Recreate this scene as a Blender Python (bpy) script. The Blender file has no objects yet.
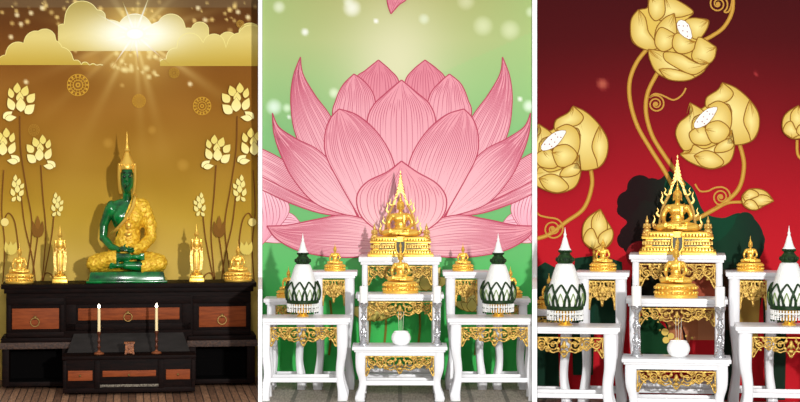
import bpy, bmesh, math, random
from mathutils import Vector, Matrix, noise
random.seed(7)
C = bpy.context.scene.collection
F = 2000.0; HY = 150.0; ZC = 2.52          # focal length in pixels, horizon row, camera height
PI = math.pi

# ------------------------------------------------------------------ materials
def lin(c):
    return tuple((v/255/12.92 if v/255 <= .04045 else ((v/255+.055)/1.055)**2.4) for v in c)
def mat(name, rgb, rough=.5, metal=0., bump=None, noise_c=None, emit=None, trans=0., coat=0., spec=.5):
    m = bpy.data.materials.new(name); m.use_nodes = True
    nt = m.node_tree; b = nt.nodes['Principled BSDF']
    c = lin(rgb) + (1,)
    b.inputs['Base Color'].default_value = c
    b.inputs['Roughness'].default_value = rough
    b.inputs['Metallic'].default_value = metal
    b.inputs['Transmission Weight'].default_value = trans
    b.inputs['Coat Weight'].default_value = coat
    b.inputs['Specular IOR Level'].default_value = spec
    tc = nt.nodes.new('ShaderNodeTexCoord')
    if noise_c:
        rgb2, sc, st = noise_c
        n = nt.nodes.new('ShaderNodeTexNoise'); n.inputs['Scale'].default_value = sc; n.inputs['Detail'].default_value = 5
        mp = nt.nodes.new('ShaderNodeMapping'); mp.inputs['Scale'].default_value = st
        r = nt.nodes.new('ShaderNodeValToRGB')
        r.color_ramp.elements[0].position = .35; r.color_ramp.elements[1].position = .65
        r.color_ramp.elements[0].color = lin(rgb2) + (1,); r.color_ramp.elements[1].color = c
        nt.links.new(tc.outputs['Object'], mp.inputs[0]); nt.links.new(mp.outputs[0], n.inputs['Vector'])
        nt.links.new(n.outputs['Fac'], r.inputs[0]); nt.links.new(r.outputs[0], b.inputs['Base Color'])
    if bump:
        sc, st = bump
        n = nt.nodes.new('ShaderNodeTexNoise'); n.inputs['Scale'].default_value = sc; n.inputs['Detail'].default_value = 3
        bp = nt.nodes.new('ShaderNodeBump'); bp.inputs['Strength'].default_value = st; bp.inputs['Distance'].default_value = .01
        nt.links.new(tc.outputs['Object'], n.inputs['Vector'])
        nt.links.new(n.outputs['Fac'], bp.inputs['Height']); nt.links.new(bp.outputs[0], b.inputs['Normal'])
    if emit:
        b.inputs['Emission Color'].default_value = lin(emit[0]) + (1,); b.inputs['Emission Strength'].default_value = emit[1]
    return m
M_WHITE = mat('white_lacquer', (234,234,237), .35, noise_c=((230,230,233), 3, (1,1,1)), coat=.15)
M_CAND = mat('white_wax', (248,247,243), .5)
M_PORC = mat('white_porcelain', (248,248,246), .25, coat=.4)
M_GOLD = mat('polished_gold', (244,196,84), .33, .6, bump=(25,.12))
M_GOLD2 = mat('carved_gilding', (214,176,84), .42, .45, bump=(60,.6), noise_c=((150,112,44), 30, (1,1,1)))
M_OGOLD = mat('pale_gilding', (226,186,100), .4, .55, bump=(40,.4))
M_ROBE = mat('gold_brocade', (250,208,60), .45, .2, bump=(45,.8), noise_c=((206,152,22), 34, (1,1,1)))
M_RED = mat('red_inlay', (170,60,40), .4)
M_SILV = mat('silver', (205,205,208), .22, .85, bump=(60,.5))
M_EMER = mat('emerald_glass', (0,122,52), .16, 0., noise_c=((0,52,22), 9, (1,1,1)), coat=.2)
M_EMD = mat('dark_emerald', (3,62,36), .2, 0., coat=.5)
M_DW = mat('dark_rosewood', (24,10,7), .55, noise_c=((11,5,4), 8, (1,6,6)), spec=.05)
M_DWG = mat('carved_rosewood', (74,48,32), .7, bump=(40,.8), noise_c=((36,20,14), 40, (1,1,1)))
M_PANEL = mat('reddish_wood_panel', (140,66,26), .6, noise_c=((114,50,17), 6, (1,8,8)), spec=.15)
M_NICHE = mat('black_recess', (6,5,5), .9, spec=.05)
M_SLOPE = mat('grey_marble_board', (46,42,40), .55, noise_c=((36,33,31), 4, (1,3,3)), spec=.1)
M_BRASS = mat('aged_brass', (130,100,50), .4, .7)
M_BRONZE = mat('reddish_bronze', (150,85,50), .4, .5)
M_CREAM = mat('cream_wax', (240,215,160), .5)
M_FLAME = mat('flame', (255,245,220), .5, emit=((255,240,210), 14))
M_BOX = mat('carved_box_wood', (165,95,45), .5, bump=(60,1.), noise_c=((100,50,20), 45, (1,1,1)))
M_LEAF = mat('green_leaf', (30,62,22), .55, noise_c=((12,34,12), 30, (1,1,1)), spec=.25)
M_LEAFP = mat('pale_leaf_edge', (120,145,75), .5)
M_JAS = mat('white_blossom', (246,246,242), .8, bump=(90,1.))
M_STICK = mat('incense_stick', (205,200,185), .7)
M_PLAST = mat('white_plaster', (253,253,253), .7)

def m_floor(name, c1, c2, cm, w, l):
    m = bpy.data.materials.new(name); m.use_nodes = True; nt = m.node_tree; b = nt.nodes['Principled BSDF']
    tc = nt.nodes.new('ShaderNodeTexCoord'); mp = nt.nodes.new('ShaderNodeMapping')
    mp.inputs['Rotation'].default_value = (0,0,PI/2)
    br = nt.nodes.new('ShaderNodeTexBrick')
    br.inputs['Scale'].default_value = 1; br.inputs['Brick Width'].default_value = l; br.inputs['Row Height'].default_value = w
    br.inputs['Mortar Size'].default_value = w*.07; br.inputs['Mortar Smooth'].default_value = .3
    br.inputs['Color1'].default_value = lin(c1)+(1,); br.inputs['Color2'].default_value = lin(c2)+(1,); br.inputs['Mortar'].default_value = lin(cm)+(1,)
    n = nt.nodes.new('ShaderNodeTexNoise'); n.inputs['Scale'].default_value = 6; n.inputs['Detail'].default_value = 8
    mp2 = nt.nodes.new('ShaderNodeMapping'); mp2.inputs['Scale'].default_value = (9,1,1)
    mx = nt.nodes.new('ShaderNodeMix'); mx.data_type = 'RGBA'; mx.blend_type = 'MULTIPLY'; mx.inputs[0].default_value = .8
    rp = nt.nodes.new('ShaderNodeValToRGB'); rp.color_ramp.elements[0].color = (.35,.35,.35,1); rp.color_ramp.elements[1].color = (1.25,1.25,1.25,1)
    rp.color_ramp.elements[0].position = .3; rp.color_ramp.elements[1].position = .7
    L = nt.links.new
    L(tc.outputs['Object'], mp.inputs[0]); L(mp.outputs[0], br.inputs['Vector'])
    L(tc.outputs['Object'], mp2.inputs[0]); L(mp2.outputs[0], n.inputs['Vector']); L(n.outputs['Fac'], rp.inputs[0])
    L(br.outputs['Color'], mx.inputs[6]); L(rp.outputs[0], mx.inputs[7]); L(mx.outputs[2], b.inputs['Base Color'])
    b.inputs['Roughness'].default_value = .55
    return m
M_FL1 = m_floor('dark_plank_floor', (168,124,92), (108,74,52), (22,13,9), .075, 5)
M_FL2 = m_floor('pale_plank_floor', (176,164,148), (160,148,132), (112,102,90), .36, 7)

def m_print():
    m = bpy.data.materials.new('printed_mural'); m.use_nodes = True; nt = m.node_tree; b = nt.nodes['Principled BSDF']
    a = nt.nodes.new('ShaderNodeAttribute'); a.attribute_name = 'ink'
    nt.links.new(a.outputs['Color'], b.inputs['Base Color']); b.inputs['Roughness'].default_value = .8
    b.inputs['Specular IOR Level'].default_value = .15
    return m
M_PRINT = m_print()

# ------------------------------------------------------------------ mesh builder
class MB:
    def __init__(s): s.bm = bmesh.new()
    def _add(s, vs, fs, mtx=None):
        vv = [s.bm.verts.new(mtx @ Vector(v) if mtx else v) for v in vs]
        for f in fs:
            try: s.bm.faces.new([vv[i] for i in f])
            except ValueError: pass
        return s
    def box(s, c, d, bev=0., top=None):
        x,y,z = c; a,b,h = d[0]/2, d[1]/2, d[2]/2
        t = top or 1.
        t = (t,t) if not isinstance(t, tuple) else t
        v = [(x-a,y-b,z-h),(x+a,y-b,z-h),(x+a,y+b,z-h),(x-a,y+b,z-h),(x-a*t[0],y-b*t[1],z+h),(x+a*t[0],y-b*t[1],z+h),(x+a*t[0],y+b*t[1],z+h),(x-a*t[0],y+b*t[1],z+h)]
        tmp = bmesh.new(); vv = [tmp.verts.new(p) for p in v]
        for f in ((0,3,2,1),(4,5,6,7),(0,1,5,4),(1,2,6,5),(2,3,7,6),(3,0,4,7)): tmp.faces.new([vv[i] for i in f])
        if bev: bmesh.ops.bevel(tmp, geom=tmp.edges[:], offset=bev, segments=2, affect='EDGES', profile=.6)
        s.merge(tmp); return s
    def merge(s, tmp):
        me = bpy.data.meshes.new('t'); tmp.to_mesh(me); tmp.free(); s.bm.from_mesh(me); bpy.data.meshes.remove(me)
    def lathe(s, prof, c=(0,0,0), n=24, sq=False, sy=1.):
        vs=[]; fs=[]; k=len(prof)
        for i in range(n):
            a = 2*PI*i/n + (PI/4 if sq else 0)
            for r,z in prof: vs.append((c[0]+r*math.cos(a), c[1]+sy*r*math.sin(a), c[2]+z))
        for i in range(n):
            j=(i+1)%n
            for q in range(k-1): fs.append((i*k+q, j*k+q, j*k+q+1, i*k+q+1))
        fs.append(tuple(i*k for i in range(n))[::-1]); fs.append(tuple(i*k+k-1 for i in range(n)))
        return s._add(vs, fs)
    def ell(s, c, r, rot=None, n=12):
        m = Matrix.Translation(c) @ (rot.to_4x4() if rot else Matrix()) @ Matrix.Diagonal((r[0],r[1],r[2],1))
        u=n*2; vs=[(0,0,1),(0,0,-1)]; fs=[]
        for j in range(1,n):
            f=PI*j/n
            for i in range(u): vs.append((math.sin(f)*math.cos(2*PI*i/u),math.sin(f)*math.sin(2*PI*i/u),math.cos(f)))
        ix=lambda j,i: 2+(j-1)*u+i%u
        for i in range(u):
            fs.append((0,ix(1,i),ix(1,i+1))); fs.append((1,ix(n-1,i+1),ix(n-1,i)))
            for j in range(1,n-1): fs.append((ix(j,i),ix(j+1,i),ix(j+1,i+1),ix(j,i+1)))
        return s._add(vs,fs,m)
    def tube(s, pts, rad, n=8, flat=1., cap=True):
        pts=[Vector(p) for p in pts]; k=len(pts)
        if not isinstance(rad,(list,tuple)): rad=[rad]*k
        vs=[]; fs=[]
        for i,p in enumerate(pts):
            d=(pts[min(i+1,k-1)]-pts[max(i-1,0)]).normalized()
            ref = Vector((0,1,0)) if abs(d.y)<.9 else Vector((1,0,0))
            a=d.cross(ref).normalized(); b=a.cross(d).normalized()
            for q in range(n):
                t=2*PI*q/n; vs.append(p+a*math.cos(t)*rad[i]+b*math.sin(t)*rad[i]*flat)
        for i in range(k-1):
            for q in range(n):
                r=(q+1)%n; fs.append((i*n+q,i*n+r,(i+1)*n+r,(i+1)*n+q))
        if cap: fs.append(tuple(range(n))[::-1]); fs.append(tuple((k-1)*n+q for q in range(n)))
        return s._add(vs,fs)
    def caps(s, pts, rad, n=8):
        s.tube(pts, rad, 14)
        for p,r in zip(pts, rad if isinstance(rad,(list,tuple)) else [rad]*len(pts)): s.ell(p,(r,r,r),n=n)
        return s
    def prism(s, poly, y0, y1):      # poly in x,z
        k=len(poly); vs=[(p[0],y0,p[1]) for p in poly]+[(p[0],y1,p[1]) for p in poly]
        fs=[tuple(range(k)), tuple(range(k,2*k))[::-1]]+[(i,i+k,(i+1)%k+k,(i+1)%k) for i in range(k)]
        return s._add(vs,fs)
    def cut(s, co, no):
        g = s.bm.verts[:]+s.bm.edges[:]+s.bm.faces[:]
        r = bmesh.ops.bisect_plane(s.bm, geom=g, plane_co=co, plane_no=no, clear_outer=True)
        ed=[e for e in r['geom_cut'] if isinstance(e,bmesh.types.BMEdge)]
        if ed: bmesh.ops.holes_fill(s.bm, edges=s.bm.edges[:], sides=0)
        return s
    def scale(s, f):
        bmesh.ops.scale(s.bm, vec=f, verts=s.bm.verts); return s
    def out(s, name, m, parent=None, smooth=40, voxel=None, sm=0, disp=0., label=None, fix=True):
        if not s.bm.verts: return None
        if fix: bmesh.ops.recalc_face_normals(s.bm, faces=s.bm.faces)
        me = bpy.data.meshes.new(name); s.bm.to_mesh(me); s.bm.free()
        if voxel:
            o = bpy.data.objects.new('tmp', me); C.objects.link(o)
            r = o.modifiers.new('r','REMESH'); r.mode='VOXEL'; r.voxel_size=voxel; r.use_smooth_shade=True
            if sm:
                q=o.modifiers.new('s','SMOOTH'); q.factor=.5; q.iterations=sm
            dg=bpy.context.evaluated_depsgraph_get(); dg.update()
            me2=bpy.data.meshes.new_from_object(o.evaluated_get(dg)); bpy.data.objects.remove(o); bpy.data.meshes.remove(me); me=me2; me.name=name
            if disp:
                for v in me.vertices:
                    v.co += v.normal*disp*(noise.noise(v.co*28)+.6*noise.noise(v.co*60))
        me.materials.clear(); me.materials.append(m)
        if smooth:
            me.shade_smooth() if smooth>=90 or voxel else None
            if smooth<90 and not voxel:
                me.shade_smooth()
                try: me.set_sharp_from_angle(angle=math.radians(smooth))
                except Exception: pass
        o=bpy.data.objects.new(name, me); C.objects.link(o)
        if parent: o.parent=parent
        if label: o['label']=label
        return o

def ease(pts, n=8, closed=False):      # Catmull-Rom through points
    P=[Vector(p) for p in pts]; out=[]
    k=len(P)
    rng = range(k) if closed else range(k-1)
    for i in rng:
        if closed: a,b,c,d=P[(i-1)%k],P[i],P[(i+1)%k],P[(i+2)%k]
        else: a,b,c,d=P[max(i-1,0)],P[i],P[i+1],P[min(i+2,k-1)]
        for q in range(n):
            t=q/n
            out.append(.5*((2*b)+(c-a)*t+(2*a-5*b+4*c-d)*t*t+(3*b-a-3*c+d)*t**3))
    if not closed: out.append(P[-1])
    return out

# ------------------------------------------------------------------ bays: three facets that face the viewer's side
class Bay:
    def __init__(s, pc, zf):
        s.th=math.atan((pc-400)/F); s.zf=zf; s.rot=Matrix.Rotation(-s.th,4,'Z')
    def P(s, px, py, Y):
        u=(px-400)/F; v=-(py-HY)/F; t=s.th
        lx=u*math.cos(t)-math.sin(t); ly=u*math.sin(t)+math.cos(t)
        return lx/ly*Y, ZC+v/ly*Y
    def X(s, px, Y): return s.P(px,HY,Y)[0]
    def Z(s, px, py, Y): return s.P(px,py,Y)[1]
    def place(s, o, x, y, z, rz=0, sc=1.):
        p=s.rot@Vector((x,y,z)); o.location=p; o.rotation_euler=(0,0,-s.th+rz)
        o.scale=(sc,sc,sc) if not isinstance(sc,tuple) else sc
    def thing(s, name, label, cat, x, y, z, group=None, rz=0):
        o=bpy.data.objects.new(name,None); C.objects.link(o); o.empty_display_size=.1
        s.place(o,x,y,z,rz); tag(o,label,cat,group); return o
def tag(o,label,cat,group=None):
    o['label']=label; o['category']=cat
    if group: o['group']=group
    return o
def struct(o, bay, x=0,y=0,z=0):
    bay.place(o,x,y,z); o['kind']='structure'; return o
def kids(o): return [c for c in C.objects if c.parent==o]
def dup(root, bay, x,y,z, label, group=None, sc=1., cat=None, rz=0):
    r=root.copy(); C.objects.link(r); bay.place(r,x,y,z,rz,sc); r['label']=label
    if group: r['group']=group
    elif 'group' in r: del r['group']
    for ch in kids(root):
        c=ch.copy(); C.objects.link(c); c.parent=r
        for g in kids(ch):
            d=g.copy(); C.objects.link(d); d.parent=c
    return r

B1=Bay(128.5,0.); B2=Bay(400,0.); B3=Bay(678,-.2)
YW1,YW2,YW3=22.3,21.95,21.95

# ------------------------------------------------------------------ murals (printed wall pictures)
class Mural:
    def __init__(s, bay, Y, name, label, p0, p1):
        s.clips=[((bay.X(p0,Y),0,0),(-1,0,0)),((bay.X(p1,Y),0,0),(1,0,0)),((0,0,.003),(0,0,-1)),((0,0,4.68),(0,0,1))]
        s.b=bay; s.Y=Y; s.k=8
        s.root=bay.thing(name,label,'mural',0,Y,bay.zf)
        s.new()
    def new(s): s.v=[]; s.c=[]; s.f=[]
    def vert(s, px,py,col,lay=None):
        x,z=s.b.P(px,py,s.Y); s.v.append((x,-(.00015*s.k if lay is None else lay),z-s.b.zf)); s.c.append(lin(col)+(1,)); return len(s.v)-1
    def poly(s, pts, col):
        s.k+=1
        f=[s.vert(p[0],p[1], col(p[0],p[1]) if callable(col) else col) for p in pts]; s.f.append(f)
    def disc(s, x,y,r,col,n=24,ry=None):
        s.poly([(x+r*math.cos(2*PI*i/n), y+(ry or r)*math.sin(2*PI*i/n)) for i in range(n)], col)
    def ring(s, x,y,r,w,col,n=32):
        s.line([(x+r*math.cos(2*PI*i/n), y+r*math.sin(2*PI*i/n)) for i in range(n+1)], w, col)
    def line(s, pts, w, col, up=True):
        s.k+=up; pts=[Vector((p[0],p[1])) for p in pts]; n=len(pts); prev=None
        for i,p in enumerate(pts):
            d=pts[min(i+1,n-1)]-pts[max(i-1,0)]
            if d.length<1e-6: continue
            nn=Vector((-d.y,d.x)).normalized(); ww=(w(i/(n-1)) if callable(w) else w)/2
            cc=col(p.x,p.y) if callable(col) else col
            a=s.vert(*(p+nn*ww),cc); b=s.vert(*(p-nn*ww),cc)
            if prev: s.f.append([prev[0],a,b,prev[1]])
            prev=(a,b)
    def grid(s, x0,y0,x1,y1,step,fn):
        nx=int((x1-x0)/step)+1; ny=int((y1-y0)/step)+1; base=len(s.v)
        for j in range(ny+1):
            for i in range(nx+1):
                x=x0+(x1-x0)*i/nx; y=y0+(y1-y0)*j/ny; c=fn(x,y)
                s.vert(x,y,tuple(min(255,max(0,q)) for q in c),0)
        for j in range(ny):
            for i in range(nx):
                a=base+j*(nx+1)+i; s.f.append([a,a+1,a+nx+2,a+nx+1])
    def flush(s, name):
        me=bpy.data.meshes.new(name); me.from_pydata(s.v,[],s.f)
        at=me.color_attributes.new('ink','FLOAT_COLOR','POINT')
        at.data.foreach_set('color',[q for c in s.c for q in c])
        # face all polygons to the room
        bm=bmesh.new(); bm.from_mesh(me)
        for f in bm.faces:
            f.normal_update()
            if f.normal.y>0: f.normal_flip()
        for co,no in s.clips:
            bmesh.ops.bisect_plane(bm,geom=bm.verts[:]+bm.edges[:]+bm.faces[:],plane_co=co,plane_no=no,clear_outer=True)
        bm.to_mesh(me); bm.free()
        me.materials.append(M_PRINT); o=bpy.data.objects.new(name,me); C.objects.link(o); o.parent=s.root; s.new(); return o
def mixc(a,b,t):
    t=max(0,min(1,t)); return tuple(a[i]+(b[i]-a[i])*t for i in range(3))
def ramp(stops, t):
    for (a,ca),(b,cb) in zip(stops,stops[1:]):
        if t<=b: return mixc(ca,cb,(t-a)/(b-a))
    return stops[-1][1]
def spiral(cx,cy,r,turns,a0,dirn=1,n=60,rin=.0):
    return [(cx+(r*(1-t)+rin*t)*math.cos(a0+dirn*2*PI*turns*t), cy+(r*(1-t)+rin*t)*math.sin(a0+dirn*2*PI*turns*t)) for t in [i/n for i in range(n)]]

def glows(spots):
    def g(x,y,c):
        for (gx,gy,r,col,a) in spots:
            d=math.hypot(x-gx,y-gy)
            if d<r*1.0: c=mixc(c,col,a*(1-(d/r)**2))
        return c
    return g

# ---- bay 1: gold sky with clouds and lotuses
def mural1():
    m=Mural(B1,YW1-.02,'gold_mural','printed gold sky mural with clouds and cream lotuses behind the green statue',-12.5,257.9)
    rnd=random.Random(3)
    spots=[]
    for i in range(95):
        x=rnd.uniform(-5,262); y=abs(rnd.gauss(0,1))*26; r=rnd.uniform(1.2,3.4)
        spots.append((x,y,r,(255,225,140),rnd.uniform(.3,.85)))
    for i in range(26): spots.append((rnd.uniform(100,165),rnd.uniform(48,78),rnd.uniform(1.5,4),(255,240,170),.7))
    for x,y,r in ((183,165,7),(108,143,6),(152,130,5),(58,235,8),(215,230,9),(90,62,12),(197,62,5)): spots.append((x,y,r,(215,170,80),.35))
    for x,y in ((17,15),(31,13),(42,8),(21,24),(11,37),(205,20),(198,8),(238,12),(248,17),(190,84),(26,82)): spots.append((x,y,3,(255,240,190),.9))
    g=glows(spots)
    ST=[(0,(86,52,18)),(20,(96,54,16)),(60,(128,78,24)),(110,(150,100,30)),(170,(160,118,34)),(215,(180,145,45)),(260,(205,175,85)),(300,(205,178,92)),(402,(180,150,70))]
    def bg(x,y):
        c=ramp(ST,y)
        c=mixc(c,(200,160,60),.35*math.exp(-((x-130)/70)**2)*min(1,max(0,(y-120)/120)))
        n=noise.noise(Vector((x*.02,y*.03,1)))*8; c=tuple(q+n for q in c)
        d=math.hypot(x-135,(y-34)); c=mixc(c,(255,225,130),.8*math.exp(-(d/44)**2))
        # rays
        a=math.atan2(y-34,x-135); ray=max(0,math.cos(a*9+.6))**6*math.exp(-d/34)+max(0,math.cos(a*7+2))**14*math.exp(-d/40)*.7
        c=mixc(c,(255,235,160),min(1,ray*.9))
        if y<7: c=mixc(c,(120,100,75),.55)  # grey shadow band along the top edge, painted into the print
        return g(x,y,c)
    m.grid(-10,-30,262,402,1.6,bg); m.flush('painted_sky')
    def cc(x,y):
        c=mixc((178,158,84),(222,204,124),(y-5)/30); c=mixc(c,(196,166,66),(y-38)/25)
        return mixc(c,(255,254,236),min(1,1.25*math.exp(-(math.hypot((x-135)*.5,(y-34)*1.1)/22)**2)))
    def cloud(base, circ, x0,x1):
        # one closed outline: upper envelope of the puffs over a level base
        top=[]; n=int((x1-x0)/1.2)
        for i in range(n+1):
            x=x0+(x1-x0)*i/n; y=base
            for (cx,cy,r) in circ:
                if abs(x-cx)<r: y=min(y,cy-math.sqrt(r*r-(x-cx)**2))
            top.append((x,y))
        for a,b in zip(top,top[1:]):
            if a[1]>=base and b[1]>=base: continue
            ys=[0,.5,1]
            for t0,t1 in [(i/8,(i+1)/8) for i in range(8)]:
                q=[(a[0],a[1]+(base-a[1])*t0),(b[0],b[1]+(base-b[1])*t0),(b[0],b[1]+(base-b[1])*t1),(a[0],a[1]+(base-a[1])*t1)]
                f=[m.vert(p[0],p[1],cc(*p),.00015*m.k) for p in q]; m.f.append(f)
        m.line(top,.7,lambda x,y:mixc((235,222,140),(255,255,235),math.exp(-abs(x-135)/25)))
        m.k+=2; m.flush('painted_cloud')
    cloud(51,[(63,31,7),(82,18,17),(98,18,8),(76,40,14),(110,38,18),(135,32,18),(160,38,16),(171,28,14),(188,38,10),(200,31,9)],58,212)
    cloud(51.5,[(228,42,10),(250,35,12)],214,262)
    cloud(65,[(6,64,9),(18,54,12),(36,43,12),(45,40,11),(50,52,13),(60,60,13),(76,65,5),(85,66,4),(93,66.5,3),(100,67,2.6)],-9,103)
    cloud(66,[(165,66,7),(176,58,10),(190,46,13),(203,56,11),(214,45,11),(226,60,12),(240,46,13),(251,38,13),(262,45,12)],160,262)
    # the sun's burst printed in the picture
    for i in range(26):
        a=2*PI*i/26+.13*(i%3); L=(46,20,30)[i%3]*(1 if i%2 else .75); 
        x1,y1=135+L*math.cos(a),34+L*math.sin(a)
        m.line([(135+(x1-135)*t,34+(y1-34)*t) for t in (0,.35,.7,1)], lambda t:2.6*(1-t)+.15, lambda x,y:mixc((255,255,250),cc(x,y) if y<52 else (190,140,50),min(1,math.hypot(x-135,y-34)/L)))
    for r,cl in ((8,(255,254,236)),(6,(255,255,250))): m.disc(135,34,r*1.35,cl,ry=r*.8)
    m.flush('painted_sunburst')
    # round ornaments
    for x,y,r,cl in ((78,85,11.5,(205,155,50)),(139,101,7,(200,150,48)),(202,106,9.5,(205,155,50)),(34,130,6,(178,130,45)),(174,73,5.5,(190,145,50)),(240,24,4,(190,145,60))):
        for rr,w in ((r*.93,.8),(r*.66,.7),(r*.42,.9),(r*.16,1.2)): m.ring(x,y,rr,w*r/11.5,cl)
        for i in range(14):
            a=2*PI*i/14; m.disc(x+r*.8*math.cos(a),y+r*.8*math.sin(a),r*.1,cl,8)
            m.line([(x+r*.42*math.cos(a),y+r*.42*math.sin(a)),(x+r*.66*math.cos(a),y+r*.66*math.sin(a))],.5,cl)
        m.flush('painted_ornament')
    stem=(118,72,26)
    def P(x): return x
    for sx in (0,1):
        X=(lambda x:x) if not sx else (lambda x:257-x)
        for pts in ([(20,116),(21,150),(27,190),(32,220),(31,245),(26,280)],[(41,165),(43,195),(46,230),(44,262),(42,282)],[(4,170),(2,210),(5,245),(3,282)],
                    [(21,192),(25,225),(32,255),(36,282)],[(5,218),(9,213),(15,222),(19,250),(22,280)],[(55,205),(52,235),(47,262),(43,282)],[(38,237),(35,258),(32,282)],[(42,282),(46,273),(52,275),(54,282)]):
            m.line(ease([(X(a),b) for a,b in pts],6),1.15,stem); m.flush('painted_stem')
    cream=(240,226,140); cr2=(205,178,80)
    def petal(cx,cy,ang,L,W,col):
        q=[]
        for i in range(13):
            t=i/12; q.append((L*(t-.5), W*math.sin(PI*t**.8)*(1-.15*t)))
        for i in range(11,0,-1):
            t=i/12; q.append((L*(t-.5), -W*math.sin(PI*t**.8)*(1-.15*t)))
        ca,sa=math.cos(ang),math.sin(ang)
        m.poly([(cx+a*ca-b*sa,cy+a*sa+b*ca) for a,b in q], col)
    def lotus(cx,cy,s,fl,drop=True):
        cf=lambda x,y:mixc((232,212,112),(250,240,170),(y-(cy-13*s))/(22*s))
        ps=[(-2.7,-14,-1.5,10,3.3),(5.3,-11,-1.2,11,3.6),(-9,-9,-1.85,10,2.8),(11.5,-4,-.9,11,3.8),(-9,2,-2.0,13,3.6),(10,7,-.75,12.5,4.2),(0,-5,-1.57,10,3.4),(1,2.5,-1.6,14,4.4)]
        if drop: ps+=[(-12,13,-.65,11,3.3),(-9,16,-.15,11,2.8)]
        for (a,b,an,L,W) in ps:
            if fl: a=-a; an=-PI-an
            petal(cx+a*s,cy+b*s,an,(L+1.4)*s,(W*1.15+.5)*s,(150,112,42)); petal(cx+a*s,cy+b*s,an,(L+.5)*s,W*1.15*s,cf)
        m.flush('painted_lotus')
    for sx in (0,1):
        X=(lambda x:x) if not sx else (lambda x:257-x)
        for (x,y,s,d) in ((20,102,1.,1),(40.5,152,.9,1),(4,146,.95,1)): lotus(X(x),y,s,(not sx) if x==40.5 else sx if x==20 else (not sx),d)
        for (x,y,s) in ((17,190,.62),(57,206,.55)):
            for (a,b,an,L,W) in ((-2,-18,-1.5,10,3),(3,-12,-1.3,11,3.6),(-4,-9,-1.8,11,3.6),(8,-6,-1.,9,3),(1,-2,-1.5,12,4),(-6,3,-1.9,12,3.6),(7,4,-1.,11,3.6),(-4,13,-.8,9,3),(3,12,-2.1,10,3)):
                if sx: a=-a; an=-PI-an
                petal(X(x)+a*s*1.1,y+b*s*1.1,an,L*s*1.1,W*s*1.1,cream)
            m.flush('painted_bud')
        m.disc(X(5),222,4,(235,215,130)); m.flush('painted_bud')
        for (x,y) in ((11,248),):
            for a in (-3.5,0,3.5): petal(X(x)+a,y,-1.57+a*.08,14,3.2,(222,200,100))
            m.flush('painted_bud')
        for a in (-3.4,0,3.4): petal(X(38)+a,229,-1.57+a*.06,17,3.2,(128,86,30))
        petal(X(38),222,-1.57,14,2.6,(140,95,34)); m.flush('painted_dark_bud')
mural1()

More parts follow.
